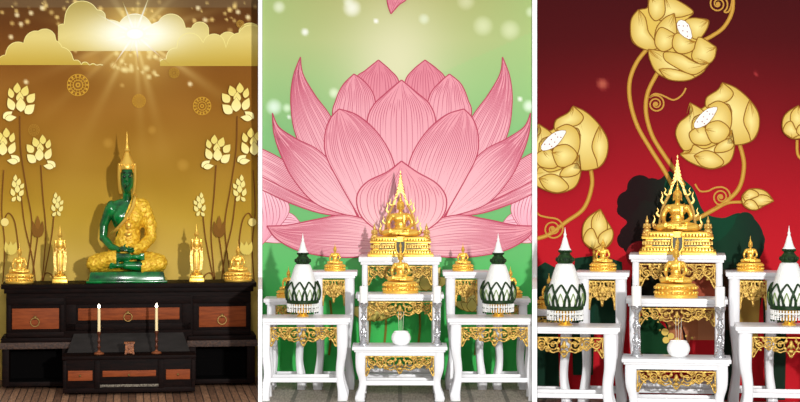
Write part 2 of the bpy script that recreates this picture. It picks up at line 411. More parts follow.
# ---- bay 2: pink lotus on green
def mural2():
    m=Mural(B2,YW2-.02,'pink_lotus_mural','printed mural of one huge pink lotus on soft green',262.5,532.0)
    rnd=random.Random(5)
    sp=[(352,8,10,(255,255,250),.75),(279,7,7,(240,245,225),.7),(305,32,4.5,(255,255,255),.85),(376,21,3,(255,255,255),.9),(483,26,11,(225,232,190),.7),(510,30,11,(225,232,190),.7),(424,19,6,(235,245,225),.6),(334,93,6,(235,245,215),.8),(274,107,9,(240,255,245),.8),(287,108,5,(230,250,220),.8),(520,99,3,(255,255,250),.9),(529,106,7,(245,255,245),.8),(289,117,2.5,(255,255,255),.8),(348,1,6,(240,245,225),.6),(466,1,10,(235,235,200),.5),(531,12,6,(235,245,225),.6)]
    g=glows(sp)
    ST=[(0,(176,176,112)),(40,(182,190,128)),(80,(160,192,128)),(130,(134,188,124)),(200,(120,188,120)),(260,(100,188,108)),(300,(76,192,96)),(345,(66,190,90)),(402,(70,180,90))]  # low greens brightened in the ink to offset the tables' shade
    def bg(x,y):
        c=ramp(ST,y)
        c=mixc(c,(224,222,182),.92*math.exp(-((x-396)/52)**2-((y-62)/62)**2))
        e=abs(x-397)/137; c=mixc(c,(150,205,130),.35*e*e*max(0,1-y/120)*1.2)
        if x>430 and y<150 and y>78-(x-430)*.45: c=mixc(c,(150,205,130),.22)
        return g(x,y,c)
    m.grid(258,-30,536,402,1.6,bg); m.flush('painted_haze')
    OUT=(188,74,98); STR=(196,92,116)
    def petal(Lp,Rp,c_tip,c_base,nl=9,w=1.1,name='painted_petal'):
        Ls=ease(Lp,8); Rs=ease(Rp,8)
        T=Lp[0]; Bs=Vector(Lp[-1]); d=(Bs-Vector(T)); 
        fn=lambda x,y:mixc(c_tip,c_base,((Vector((x,y))-Vector(T)).dot(d))/d.length_squared)
        m.poly([tuple(p) for p in Ls]+[tuple(p) for p in Rs[::-1][1:-1]], fn)
        def samp(S,t):
            i=t*(len(S)-1); a=int(i); b=min(a+1,len(S)-1); return S[a].lerp(S[b],i-a)
        rn=random.Random(int(T[0]*7+T[1])); m.k+=1
        for q in range(1,nl*2):
            u=q/(nl*2); t0=rn.uniform(.04,.4); t1=rn.uniform(.7,1.) if q%2 else rn.uniform(.45,.8)
            pts=[samp(Ls,t0+(t1-t0)*k/14).lerp(samp(Rs,t0+(t1-t0)*k/14),u) for k in range(15)]
            m.line(pts,lambda t:.6*math.sin(PI*min(1,t*1.0+.05))+.14,lambda x,y:mixc(fn(x,y),STR,.8),False)
        m.line(Ls,w,OUT); m.line(Rs,w,OUT)
        m.flush(name)
    A=(232,154,167); Bc=(243,194,202); D=(222,134,150); E=(246,208,212)
    MR=lambda pts,c=401.5:[(2*c-x,y) for x,y in pts]
    # small faded petals at the edges
    petal([(300,222),(290,213),(270,212),(250,230)],[(300,222),(293,236),(280,243),(250,240)],(246,190,205),(250,205,215),5,.6)
    petal([(262,186),(250,200),(252,230),(262,245)],[(262,186),(284,197),(288,215),(262,245)],(250,205,215),(240,160,180),6,.6)
    petal(MR([(300,222),(290,213),(270,212),(250,230)]),MR([(300,222),(293,236),(280,243),(250,240)]),(246,190,205),(250,205,215),5,.6)
    petal(MR([(262,186),(250,200),(252,230),(266,245)],400),MR([(262,186),(284,197),(288,215),(266,245)],400),(250,205,215),(240,160,180),6,.6)
    # back buds
    petal([(378.5,60),(366,70),(355,80),(350,110),(375,140)],[(378.5,60),(390,70),(399,82),(402,110),(375,140)],D,A,8)
    petal([(425,60),(413,70),(405,82),(402,110),(428,140)],[(425,60),(437,69),(446,80),(452,110),(428,140)],D,A,8)
    # behind pair
    petal([(354,74),(343,85),(336,100),(333,120),(345,180)],[(354,74),(365,82),(374,96),(377,120),(385,180)],A,Bc,10)
    petal([(449.5,74),(440,82),(430,95),(425,120),(420,180)],[(449.5,74),(461,84),(468,100),(471,118),(458,180)],A,Bc,10)
    # outermost low horizontals
    petal([(240,140),(262,149),(283,160),(310,180),(345,212)],[(240,170),(262,178),(295,198),(325,211),(345,216)],Bc,A,9)
    petal([(240,168),(262,177),(300,196),(330,209),(350,217)],[(240,182),(262,190),(290,203),(320,213),(350,217)],Bc,A,5)
    petal(MR([(240,140),(262,149),(283,160),(310,180),(345,212)]),MR([(240,170),(262,178),(295,198),(325,211),(345,216)]),Bc,A,9)
    petal(MR([(240,168),(262,177),(300,196),(330,209),(350,217)]),MR([(240,182),(262,190),(290,203),(320,213),(350,217)]),Bc,A,5)
    # tall outer pair
    petal([(300.5,57),(293,78),(291,105),(297,138),(320,180),(360,225)],[(300.5,57),(303,74),(315,95),(332,119),(350,160),(380,222)],A,Bc,13)
    petal(MR([(300.5,57),(293,78),(291,105),(297,138),(320,180),(360,225)]),MR([(300.5,57),(303,74),(315,95),(332,119),(350,160),(380,222)]),A,Bc,13)
    # lower outer pair
    petal([(272.5,113),(274,133),(281,155),(294,180),(318,205),(358,218)],[(272.5,113),(279,127),(297,139),(318,150),(336,170),(358,218)],A,Bc,15)
    petal(MR([(272.5,113),(274,133),(281,155),(294,180),(318,205),(358,218)]),MR([(272.5,113),(279,127),(297,139),(318,150),(336,170),(358,218)]),A,Bc,15)
    # centre tall
    petal([(401.5,80),(386,93),(373,106),(367,124),(370,160),(385,215)],[(401.5,80),(416,92),(430,105),(436,124),(434,160),(418,215)],A,Bc,13,1.2)
    # wide inner pair
    petal([(339,109),(330,119),(325,135),(326,155),(338,180),(362,222)],[(339,109),(357,115),(376,131),(391,155),(396,180),(392,220)],A,Bc,16,1.2)
    petal(MR([(339,109),(330,119),(325,135),(326,155),(338,180),(362,222)]),MR([(339,109),(357,115),(376,131),(391,155),(396,180),(392,220)]),A,Bc,16,1.2)
    # bottom pair
    petal([(267,226),(288,225),(318,219),(345,215),(372,222),(398,240)],[(267,226),(277,239),(300,251),(335,257),(368,256),(398,250)],A,Bc,15,1.2)
    petal(MR([(267,226),(288,225),(318,219),(345,215),(372,222),(398,240)]),MR([(267,226),(277,239),(300,251),(335,257),(368,256),(398,250)]),A,Bc,15,1.2)
    # front bud
    petal([(401.5,161),(387,172),(367,182),(357,196),(360,214),(374,228),(398,242)],[(401.5,161),(417,172),(436,183),(446,197),(444,214),(430,228),(404,242)],A,E,13,1.3)
    # hanging tip at the top
    petal([(391,14),(388,5),(387,-8),(392,-30)],[(391,14),(399,5),(408,-3),(420,-30)],D,A,4)
    # gold lotuses low down
    gold=(222,196,96); go=(150,112,40)
    for x in (368,384,418,436,330,476): m.line(ease([(x,300),(x+2,325),(x-1,355)],6),2.2,(120,110,40)); m.flush('painted_stem')
    def gl(cx,cy,s):
        for (a,b,an,L,W) in ((0,-10,-1.57,24,7),(-9,-7,-2.2,24,6.5),(9,-7,-.94,24,6.5),(-15,0,-2.8,26,6),(15,0,-.3,26,6),(-8,2,-2.5,20,6),(8,2,-.6,20,6),(0,0,-1.57,20,7.5)):
            q=[]
            for i in range(13): t=i/12; q.append((L*(t-.5),W*math.sin(PI*t**.8)))
            for i in range(11,0,-1): t=i/12; q.append((L*(t-.5),-W*math.sin(PI*t**.8)))
            ca,sa=math.cos(an),math.sin(an); pp=[(cx+s*(u*ca-v*sa+a),cy+s*(u*sa+v*ca+b)) for u,v in q]
            m.poly(pp,lambda x,y:mixc((246,230,150),gold,(y-cy+12)/22)); m.line(pp+[pp[0]],.6,go)
        m.flush('painted_gold_lotus')
    gl(374,312,.95); gl(472,305,.7); gl(426,282,.9)
mural2()

# ---- bay 3: gold lotuses on red
def mural3():
    m=Mural(B3,YW3-.02,'red_mural','printed mural of gold lotuses and curling stems on deep red',537.3,865)
    g=glows([(602.5,84,6.5,(210,120,90),.75),(756,74,3,(180,60,60),.8)])
    ST=[(0,(68,3,8)),(40,(82,5,11)),(100,(120,10,20)),(150,(152,14,28)),(200,(178,18,34)),(250,(190,24,36)),(402,(190,22,34))]
    m.grid(533,-30,860,402,3,lambda x,y:g(x,y,mixc(ramp(ST,y),ramp(ST,max(0,y-40)),abs(x-690)/330))); m.flush('painted_red_ground')
    dk=lambda x,y:mixc((28,8,10),(12,58,36),(x-640)/60) if x<720 else mixc((12,58,36),(22,40,30),(x-720)/40)
    # big dark tree-like silhouette
    m.poly(ease([(622,196),(634,183),(648,180),(660,179),(668,172),(676,176),(684,180),(694,190),(704,212),(722,218),(738,213),(752,217),(762,230),(764,248),(759,262),(763,285),(750,330),(700,330),(655,320),(632,290),(634,262),(624,250),(620,232),(627,222),(617,212)],5,True),dk)
    m.poly(ease([(668,172),(676,176),(684,180),(694,190),(704,212),(722,218),(738,216),(720,240),(690,245),(676,230),(664,200)],4,True),(10,62,40))
    for cx,cy,r in ((640,188,13),(628,202,11),(652,190,12),(626,240,9),(745,222,10),(755,240,10)): m.disc(cx,cy,r,dk)
    m.disc(640,255,14,(120,20,25)); m.disc(655,262,12,(90,25,25))
    m.poly([(575,258),(600,255),(622,262),(626,330),(570,330)],(16,52,34))
    m.poly([(533,270),(545,262),(556,268),(560,400),(533,400)],(14,48,32))
    for x,y0,y1,c in ((583,300,375,(12,55,38)),(722,265,400,(20,40,28)),(775,300,400,(22,44,30)),(735,270,330,(60,40,20))): m.poly([(x-12,y0),(x+12,y0-4),(x+10,y1),(x-10,y1)],c)
    m.poly([(733,280),(752,276),(760,300),(757,352),(733,352)],(170,140,66))
    m.flush('painted_dark_silhouette')
    for pts,c in (([(672,262),(718,262),(718,330),(700,345),(668,335)],(150,60,40)),([(684,268),(722,268),(722,300),(690,300)],(168,82,58)),([(662,300),(722,300),(722,352),(662,352)],(176,110,72)),([(698,312),(722,312),(722,340),(698,340)],(190,128,88)),([(640,318),(650,302),(668,325),(672,372),(636,372)],(10,58,28)),([(690,340),(722,340),(722,378),(680,378)],(178,22,32)),([(654,300),(662,316),(668,330),(660,322)],(190,20,35)),([(681,322),(685,333),(687,342),(684,342)],(40,10,8))): m.poly(pts,c)
    for x,y,r in ((665,332,3.6),(671,336,3.2),(666,340,3.4),(677,340,2.6),(660,330,1),(670,326,1),(692,338,1.2),(680,328,1),(686,336,1),(658,322,1)): m.disc(x,y,r,(232,200,100))
    m.flush('painted_glow_dots')
    st=(178,128,42); st2=(206,160,70)
    def stem(pts,w):
        p=ease(pts,10); m.line(p,w,st); m.line(p,w*.45,st2); m.flush('painted_stem')
    stem([(648,48),(637,62),(630,80),(630,100),(637,125),(650,148),(664,170),(672,185)],4.2)
    stem([(658,72),(648,92),(646,112),(652,135),(664,155),(676,172),(684,186)],4.2)
    stem([(733,-4),(732,12),(724,27),(712,36),(700,42)],4)
    stem([(739.6,144),(744,165),(739,188),(724,203),(706,214),(694,220)],4.2)
    stem([(742,202),(728,203),(714,210)],3); stem([(590,165),(592,185),(584,208),(566,222),(548,235),(530,240)],4)
    stem([(797,140),(798,155),(806,162)],3); stem([(594,250),(594,262),(590,275)],3)
    def swirl(cx,cy,r,a0,d,tail):
        m.line(ease(tail+spiral(cx,cy,r,2.3,a0,d,40,1.),3),lambda t:1.7-.4*t,(196,145,62)); m.disc(cx,cy,2.2,(196,145,62)); m.flush('painted_tendril')
    swirl(656,104,9,-2.4,1,[(686,88),(682,95),(674,100),(666,97),(660,94.5),(654,94)])
    swirl(721,197,10,-1.6,1,[(695,184),(700,191),(708,191),(714,188)])
    swirl(718,4,10,.9,-1,[(733,-6),(731,6),(728,12)])
    swirl(553,229,11,-1.6,1,[(534,192),(533,203),(538,214),(546,217)])
    OUT=(140,92,28)
    def gp(pts,smooth=True,c0=None,nl=5):
        q=ease(pts+[pts[0]],6); xs=[p[0] for p in pts]; ys=[p[1] for p in pts]
        cx,cy=sum(xs)/len(xs),sum(ys)/len(ys); r=max(max(xs)-min(xs),max(ys)-min(ys))/2
        # print gradient: pale middle, golden rim
        fan=[tuple(p) for p in q[:-1]]; m.k+=1
        ci=m.vert(cx,cy,(244,226,146)); rim=[m.vert(p[0],p[1],(212,176,80)) for p in fan]
        for i in range(len(rim)): m.f.append([ci,rim[i],rim[(i+1)%len(rim)]])
        m.line(q,1.0,OUT)
        T=Vector(pts[0])
        rn=random.Random(int(T.x))
        for i in range(nl):
            b=Vector((cx,cy))+Vector((rn.uniform(-.35,.35)*r,rn.uniform(-.35,.35)*r)); e=T.lerp(b,rn.uniform(.5,.75)); mid=T.lerp(e,.5)+Vector((rn.uniform(-1,1),rn.uniform(-1,1)))
            m.line(ease([tuple(T.lerp(e,.06)),tuple(mid),tuple(e)],4),lambda t:.6*(1-t)+.1,(170,122,40))
    def white(pts):
        m.poly([tuple(p) for p in ease(pts,2,True)],(246,244,238)); xs=[p[0] for p in pts]; ys=[p[1] for p in pts]
        c=(sum(xs)/len(xs),sum(ys)/len(ys))
        m.line([tuple(p) for p in ease(pts,2,True)]+[pts[0]],.5,(150,100,50))
        for i,p in enumerate(pts): t=(.7,.35)[i%2]; m.disc(c[0]+(p[0]-c[0])*t,c[1]+(p[1]-c[1])*t,.6,(150,50,60),8)
    # flower A (top)
    A=lambda L:[(620+x/3.35,y/3.35) for x,y in L]
    def under(pts):
        q=ease(pts,5,True); m.poly([tuple(p) for p in q],lambda x,y:(222,188,88)); m.line([tuple(p) for p in q]+[tuple(q[0])],1.,OUT)
    under(A([(100,-15),(92,25),(62,35),(38,70),(38,130),(60,155),(97,168),(105,205),(125,245),(180,270),(240,265),(280,235),(300,212),(315,185),(322,160),(285,135),(270,126),(290,100),(297,70),(270,62),(230,62),(245,38),(190,0),(150,-12)]))
    for L in ([(150,-10),(190,0),(245,38),(215,55),(185,60),(150,70),(120,60),(110,20)],[(297,68),(292,95),(268,128),(240,125),(215,75),(245,60)],[(322,158),(318,190),(300,212),(265,215),(240,190),(255,140),(270,125)],
              [(62,32),(40,60),(35,95),(40,130),(60,155),(95,168),(125,160),(112,130),(95,105),(85,60)],[(100,-12),(95,20),(100,50),(120,70),(148,50),(150,10),(140,-12)],
              [(95,165),(100,200),(125,245),(180,268),(235,266),(285,232),(240,200),(200,180),(150,172)],[(300,212),(270,215),(235,200),(200,180),(150,175),(150,200),(185,225),(240,250),(275,238)],
              [(130,232),(160,265),(215,271),(250,258),(210,240),(165,230)],
              [(182,45),(150,60),(122,95),(118,140),(140,168),(175,160),(190,125),(188,80)],[(185,115),(140,92),(120,115),(118,150),(140,172),(168,165),(182,145)],[(253,140),(235,135),(200,112),(182,118),(175,150),(190,175),(215,180),(245,168)]): gp(A(L))
    white(A([(190,80),(205,66),(230,82),(242,122),(230,132),(200,112)])); m.flush('painted_gold_lotus')
    FB=[[(132,32),(165,45),(200,75),(222,110),(222,150),(205,178),(165,188),(150,170),(155,120),(150,90),(135,85),(95,85),(93,68),(120,58)],[(200,75),(190,100),(185,130),(198,160),(205,178),(222,150),(222,110)],[(132,32),(120,50),(92,70),(93,95),(125,85),(150,75),(158,55)],
        [(50,82),(57,100),(45,115),(22,135),(15,165),(35,202),(60,190),(55,150),(60,120),(85,105)],[(95,90),(120,78),(145,90),(155,118),(150,150),(130,178),(105,180),(88,160),(90,130),(100,110)],
        [(25,212),(50,205),(60,188),(85,198),(120,185),(150,165),(162,190),(150,230),(110,248),(75,242),(45,228)],[(60,215),(85,203),(112,208),(135,232),(110,247),(78,240)],[(65,145),(48,160),(60,185),(95,188),(110,170),(95,150),(80,142)],[(88,150),(95,135),(125,128),(150,150),(135,178),(105,182)],[(155,150),(160,185),(150,172),(120,186),(112,206),(140,205),(160,190)]]
    def fB(T,nm='painted_gold_lotus'):
        under([T(x,y) for x,y in [(132,34),(165,47),(200,76),(221,110),(221,150),(205,176),(165,188),(160,195),(150,230),(110,247),(75,241),(45,228),(27,212),(35,201),(17,165),(22,135),(45,115),(55,98),(53,84),(75,98),(95,84),(95,70),(120,56)]])
        for L in FB: gp([T(x,y) for x,y in L])
        white([T(x,y) for x,y in [(60,135),(75,113),(95,97),(118,93),(115,107),(100,130),(85,141),(65,147)]]); m.flush(nm)
    def T3(x,y): return (670+x/2.5125,70+y/2.5125)
    def T2(x,y): # same bloom turned a little, further left
        dx,dy=(x-120)/2.5125,(y-140)/2.5125; a=.07; return (565.5+1.02*(dx*math.cos(a)-dy*math.sin(a)),149.5+1.02*(dx*math.sin(a)+dy*math.cos(a)))
    fB(T3); fB(T2)
    def bud(T):
        for L in ([(90,10),(60,-25),(25,-40),(-25,-38),(-55,-10),(-50,25),(-20,45),(20,42),(55,25)],[(90,10),(60,-12),(20,-15),(-15,0),(0,25),(40,30)],[(-55,-10),(-25,-38),(10,-30),(20,-12),(-15,2),(-35,15)],[(-50,25),(-30,5),(0,10),(20,42),(-15,46)]): gp([T(x,y) for x,y in L],nl=3)
        m.flush('painted_gold_bud')
    bud(lambda x,y:(754+x/4.6,198.5+y/4.2))
    bud(lambda x,y:(597+y/2.9,234-x/3.6)); bud(lambda x,y:(795+y/3.2,126-x/4.4))
mural3()

# ------------------------------------------------------------------ shell: walls, floors, partitions
def wall(bay,Y,p0,p1,name):
    x0,x1=bay.X(p0,Y),bay.X(p1,Y); b=MB(); b.box(((x0+x1)/2,.06,(4.7)/2),(x1-x0,.12,4.7)); struct(b.out(name,M_PLAST),bay,0,Y+.0,bay.zf)
wall(B1,YW1,-14,260,'wall_gold'); wall(B2,YW2,261.8,536,'wall_green'); wall(B3,YW3,534,870,'wall_red')
def floor(bay,p0,p1,Yw,m,name,Y0=15.):
    v=[(bay.X(p0,Y0),Y0),(bay.X(p1,Y0),Y0),(bay.X(p1,Yw),Yw),(bay.X(p0,Yw),Yw)]
    b=MB(); b._add([(x,y,0) for x,y in v]+[(x,y,-.05) for x,y in v],[(0,1,2,3),(7,6,5,4),(0,4,5,1),(1,5,6,2),(2,6,7,3),(3,7,4,0)])
    struct(b.out(name,m,smooth=0),bay,0,0,bay.zf)
floor(B1,-14,260,YW1,M_FL1,'floor_dark'); floor(B2,260,534.5,YW2,M_FL2,'floor_pale'); floor(B3,534.5,870,YW3,M_FL2,'floor_lower')
def partition(p0,p1,name,Y0=14.6,Y1=22.5,z0=-.2,z1=4.6):
    b=MB(); v=[(B2.X(p0,Y0),Y0),(B2.X(p1,Y0),Y0),(B2.X(p1,Y1),Y1),(B2.X(p0,Y1),Y1)]
    b._add([(x,y,z0) for x,y in v]+[(x,y,z1) for x,y in v],[(3,2,1,0),(4,5,6,7),(0,1,5,4),(1,2,6,5),(2,3,7,6),(3,0,4,7)])
    struct(b.out(name,M_PLAST,smooth=0),B2)
for side,p0,p1,yb in (('left',258.2,262.2,21.88),('right',532.2,537.0,21.88)):
    partition(p0,p1,'wall_divider_'+side,19.95,yb+.01,-.2,1.13)          # low dividing wall beside the side tables
    partition(p0,p1,'trim_pilaster_'+side,yb,22.45,-.2,4.6)          # pilaster between two murals
    partition(p0,p1,'trim_threshold_'+side,15.,19.95,-.2,.012)         # threshold strip between the floors
partition(-16,-13,'wall_left',20.6); partition(866,869,'wall_right',20.6)

# ------------------------------------------------------------------ altar tables
def leg_mesh(h,w,ox,oy,d=None):      # carved S-shaped leg; ox, oy = outward signs; top outer corner at 0,0
    b=MB(); d=d or w; n=18; vs=[]; fs=[]
    K=[(0,0,1.),(.2,-.02,1.),(.38,.06,.9),(.55,.3,.78),(.7,.34,.74),(.84,.1,.84),(.93,-.08,.98),(1,-.02,.95)]
    off=ease([(k[0],k[1],k[2]) for k in K],4)
    rows=[]
    for p in off:
        t,o,f=p; z=h*(1-t); xo=-ox*o*w; yo=-oy*o*d
        x1=xo; x2=xo-ox*w*f; y1=yo; y2=yo-oy*d*f
        c=.12*w
        ring=[]
        for (x,y) in ((x1,y1),(x2,y1),(x2,y2),(x1,y2)): ring.append((x,y))
        cx=(x1+x2)/2; cy=(y1+y2)/2; rr=[]
        for i in range(4):
            a=ring[i]; bb=ring[(i+1)%4]; L=math.hypot(a[0]-bb[0],a[1]-bb[1]); q=c/L
            rr.append((a[0]+(bb[0]-a[0])*q,a[1]+(bb[1]-a[1])*q,z)); rr.append((bb[0]+(a[0]-bb[0])*q,bb[1]+(a[1]-bb[1])*q,z))
        rows.append(rr)
    k=8
    for r in rows: vs+=r
    for i in range(len(rows)-1):
        for q in range(k): fs.append((i*k+q,i*k+(q+1)%k,(i+1)*k+(q+1)%k,(i+1)*k+q))
    fs.append(tuple(range(k))); fs.append(tuple((len(rows)-1)*k+q for q in range(k))[::-1])
    b._add(vs,fs); return b

def frieze_mesh(w,h,cd=.3,ed=.3,t=.012):   # gilded openwork: scrolls, centre pendant cd lower, corner drops ed
    b=MB(); r=h*.05
    def sp(cx,cz,R,a0,d,turn=1.6): 
        pts=[(cx+(R*(1-.8*i/26))*math.cos(a0+d*2*PI*turn*i/26),0,cz+(R*(1-.8*i/26))*math.sin(a0+d*2*PI*turn*i/26)) for i in range(27)]
        b.tube(pts,[r*(1.25-.5*i/26) for i in range(27)],6,flat=.9); b.ell((cx,0,cz),(r*1.5,r*1.2,r*1.5),n=5)
    def leaf(cx,cz,L,W,a): b.ell((cx,-.003,cz),(L,t*.55,W),Matrix.Rotation(-a,3,'Y'),n=6)
    b.box((0,0,h*.5-r),(w,t,r*1.6))
    H=h
    for s in (-1,1):
        q=lambda x:s*x*w/2
        d=s
        R=min(H*.36,w*.11)
        sp(q(.27),-.02*H,R*1.12,PI*.5 if s>0 else PI*.5,-s)
        sp(q(.56),.05*H,R*.85,-PI*.5,s); sp(q(.80),-.02*H,R*.8,PI*.5,-s)
        sp(q(.68),.28*H,R*.45,0,-s,1.2); sp(q(.42),-.3*H,R*.42,0,s,1.2); sp(q(.42),.32*H,R*.4,0,s,1.2)
        # waving vine along the lower edge
        vine=ease([(q(.02),0,-H*(.5+cd)),(q(.12),0,-H*.42),(q(.3),0,-H*.5),(q(.45),0,-H*.1),(q(.56),0,-H*.36),(q(.7),0,-H*.12),(q(.84),0,-H*.34),(q(.95),0,-H*(.5+ed)),(q(.985),0,-H*(.45+ed))],5)
        b.tube(vine,r*1.1,6)
        b.tube(ease([(q(.98),0,H*.45),(q(.965),0,0),(q(.985),0,-H*(.45+ed))],5),r*1.1,6)
        b.tube(ease([(q(.1),0,H*.45),(q(.2),0,H*.1),(q(.42),0,H*.1),(q(.5),0,H*.45)],5),r,6)
        b.tube(ease([(q(.5),0,-H*.3),(q(.62),0,0),(q(.72),0,H*.42)],5),r,6); b.tube(ease([(q(.72),0,-H*.15),(q(.9),0,H*.1),(q(.94),0,H*.42)],5),r,6)
        leaf(q(.93),-H*(.25+ed*.5),r*2.2,H*.16,s*.25); leaf(q(.15),-.25*H,H*.16,r*1.8,s*.7); leaf(q(.13),.18*H,H*.15,r*1.8,-s*.8); leaf(q(.5),.02*H,H*.14,r*1.4,s*1.2); leaf(q(.68),-.05*H,H*.12,r*1.4,-s*.9); leaf(q(.35),-.42*H,H*.12,r*1.6,s*.3); leaf(q(.9),.25*H,H*.13,r*1.5,s*.9); leaf(q(.78),-.36*H,H*.1,r*1.3,s*.2)
    b.ell((0,-.004,-.02*H),(H*.14,t*.9,H*.3),n=7); b.ell((0,-.005,-H*(.3+cd*.5)),(H*.2,t*.9,H*.13),n=7); b.ell((0,-.004,-H*(.45+cd)),(H*.07,t*.7,H*.13),n=6)
    b.ell((-H*.16,-.003,-.12*H),(H*.07,t*.8,H*.16),Matrix.Rotation(.5,3,'Y'),n=6); b.ell((H*.16,-.003,-.12*H),(H*.07,t*.8,H*.16),Matrix.Rotation(-.5,3,'Y'),n=6)
    return b

def table(bay,label,p0,p1,pyt,pys,Y,depth,lw,fz=None,group=None,cutpx=None,apron=0,rail=True,rail_h=.045,rail_py=None,inset=.035,cd=.3,ed=.3,extra_rails=()):
    x0,x1=bay.X(p0,Y),bay.X(p1,Y); pc=(p0+p1)/2
    zt=bay.Z(pc,pyt,Y); zs=bay.Z(pc,pys,Y); cx=(x0+x1)/2; w=x1-x0; zf=bay.zf
    t=bay.thing('altar_table',label,'table',cx,Y+depth/2,zf,group)
    cuts=[]
    if cutpx is not None:
        k=bay.X(cutpx,1.)      # plane x = k*y through the viewer's axis (the divider's face)
        sgn=1 if cutpx>pc else -1
        nrm=Vector((1,-k,0))*sgn; co=Vector((k*(Y+depth/2)-cx,0,0)); cuts=[(co-nrm.normalized()*.004,nrm)]
    def fin(b,name,m,sm=40,off=(0,0,0)):
        for co,no in cuts: b.cut(co-Vector(off),no)
        o=b.out(name,m,t,smooth=sm)
        if o: o.location=off
        return o
    H=zt-zf; th=zt-zs
    b=MB(); b.box((0,0,H-th*.32),(w,depth,th*.64),bev=th*.12); b.box((0,0,H-th*.8),(w-.04,depth-.04,th*.4),bev=th*.08)
    fin(b,'tabletop',M_WHITE)
    lh=H-th; ap=apron
    iw=w-2*inset; idp=depth-2*inset
    if ap:
        b=MB()
        for s in (-1,1):
            b.box((0,s*(idp/2-.014),lh-ap/2),(iw-.01,.024,ap)); b.box((s*(iw/2-.014),0,lh-ap/2),(.024,idp-.06,ap))
        fin(b,'apron',M_WHITE)
    for sx in (-1,1):
        for sy in (-1,1):
            b=leg_mesh(lh,lw,sx,sy,min(lw,.085)); 
            fin(b,'leg',M_WHITE,50,(sx*iw/2,sy*idp/2,0))
    if fz:
        f0,f1=fz; fh=bay.Z(pc,f0,Y)-bay.Z(pc,f1,Y); zc_=bay.Z(pc,(f0+f1)/2,Y)-zf
        fw=iw-2*lw*.96
        b=frieze_mesh(fw,fh,cd,ed); fin(b,'frieze',M_GOLD2,60,(0,-idp/2+.02,zc_))
        b=MB()
        for s in (-1,1): b.box((s*(iw/2-.02),0,zc_+fh*.25),(.015,idp-.1,fh*.5))
        fin(b,'side_rail',M_WHITE)
    if rail:
        zr=(bay.Z(pc,rail_py,Y)-zf) if rail_py else .17
        b=MB()
        b.box((0,-idp/2+lw*.5,zr),(iw-lw*1.6,.035,rail_h),bev=.006); b.box((0,idp/2-lw*.5,zr),(iw-lw*1.6,.035,rail_h),bev=.006)
        for s in (-1,1): b.box((s*(iw/2-lw*.8),0,zr),(.035,idp-lw*1.6,rail_h),bev=.006)
        fin(b,'stretcher',M_WHITE)
        for py in extra_rails:
            b=MB(); b.box((0,-idp/2+lw*.5,bay.Z(pc,py,Y)-zf),(iw-lw*1.6,.03,.035),bev=.006); fin(b,'stretcher',M_WHITE)
    t['ztop']=zt
    return t, zt, cx
T={}
# (bay 2) pale set
T['b2back']=table(B2,'tall white table carrying the spired golden statue before the pink mural',358.6,441.5,257,265,21.2,.5,.06,fz=(266,280),rail_py=371,cd=.15,ed=.35)
T['b2mid']=table(B2,'white table behind the low one, carrying a golden statue, pink mural bay',355.5,444,294.5,301,20.68,.42,.085,fz=(302,316),rail_py=377,cd=.25,ed=.3,extra_rails=(371,383))
T['b2low']=table(B2,'low white table with the white pot and two candlesticks, in the green and pink bay',352,447.5,347,352.5,20.0,.46,.1,fz=(356.5,370.5),apron=.036,rail_py=384,cd=.25,ed=.4)
T['b2sl']=table(B2,'wide white table left of the low table in the green bay',256,350.5,318.5,325,20.05,.5,.105,fz=(327.5,342),cutpx=262.2,rail_py=381,cd=.3,ed=.3)
T['b2sr']=table(B2,'wide white table right of the low table in the green bay',447.5,542,318.5,325,20.05,.5,.105,fz=(327.5,342),cutpx=532.2,rail_py=381,cd=.3,ed=.3)
T['b2tl']=table(B2,'tall narrow white table left of the spired statue, green bay',310,357,272,278.5,21.0,.42,.095,fz=(280,297),rail_py=377,cd=.3,ed=.5)
T['b2tr']=table(B2,'tall narrow white table right of the spired statue, green bay',443,490,272,278.5,21.0,.42,.095,fz=(280,297),rail_py=377,cd=.3,ed=.5)
T['b2ll']=table(B2,'small lower white table behind the leaf arrangement at left, green bay',263.4,308,299,305,21.0,.42,.09,fz=(306,315),rail_py=377,cd=.3,ed=.5)
T['b2lr']=table(B2,'small lower white table behind the leaf arrangement at right, green bay',490.8,530.8,299,305,21.0,.42,.09,fz=(306,315),rail_py=377,cd=.3,ed=.5)
# (bay 3) the same set, larger, before the red mural
T['b3back']=table(B3,'tall white table carrying the spired golden statue before the red mural',629,726,255,262.5,21.2,.55,.07,fz=(264,282),rail_py=386,cd=.15,ed=.3)
T['b3mid']=table(B3,'white table behind the low one, carrying a golden statue, red mural bay',626,728,299,307,20.65,.45,.095,fz=(308.5,322),rail_py=392,cd=.25,ed=.3,extra_rails=(386,))
T['b3low']=table(B3,'low white table with the white pot and two candlesticks, in the red bay',621.5,731.5,359.5,365.5,19.95,.5,.115,fz=(371.5,386),apron=.045,rail_py=402,cd=.25,ed=.45)
T['b3sl']=table(B3,'wide white table left of the low table, built against the divider, red bay',508,620,327.5,334,20.0,.55,.13,fz=(337.5,353),cutpx=537.0,rail_py=397,cd=.3,ed=.3)
T['b3sr']=table(B3,'wide white table right of the low table, at the photo\'s right edge, red bay',735.5,848,327.5,334,20.0,.55,.13,fz=(337.5,353),rail_py=397,cd=.3,ed=.3)
T['b3tl']=table(B3,'tall narrow white table left of the spired statue, red bay',575,629,272.5,279.5,21.0,.45,.11,fz=(281,300),rail_py=392,cd=.3,ed=.5)
T['b3tr']=table(B3,'tall narrow white table right of the spired statue, red bay',726,781,272.5,279.5,21.0,.45,.11,fz=(281,300),rail_py=392,cd=.3,ed=.5)
T['b3ll']=table(B3,'small lower white table behind the leaf arrangement at left, red bay',516,573,310,316,21.0,.42,.1,fz=(317,328),cutpx=537,rail_py=392,cd=.3,ed=.5)

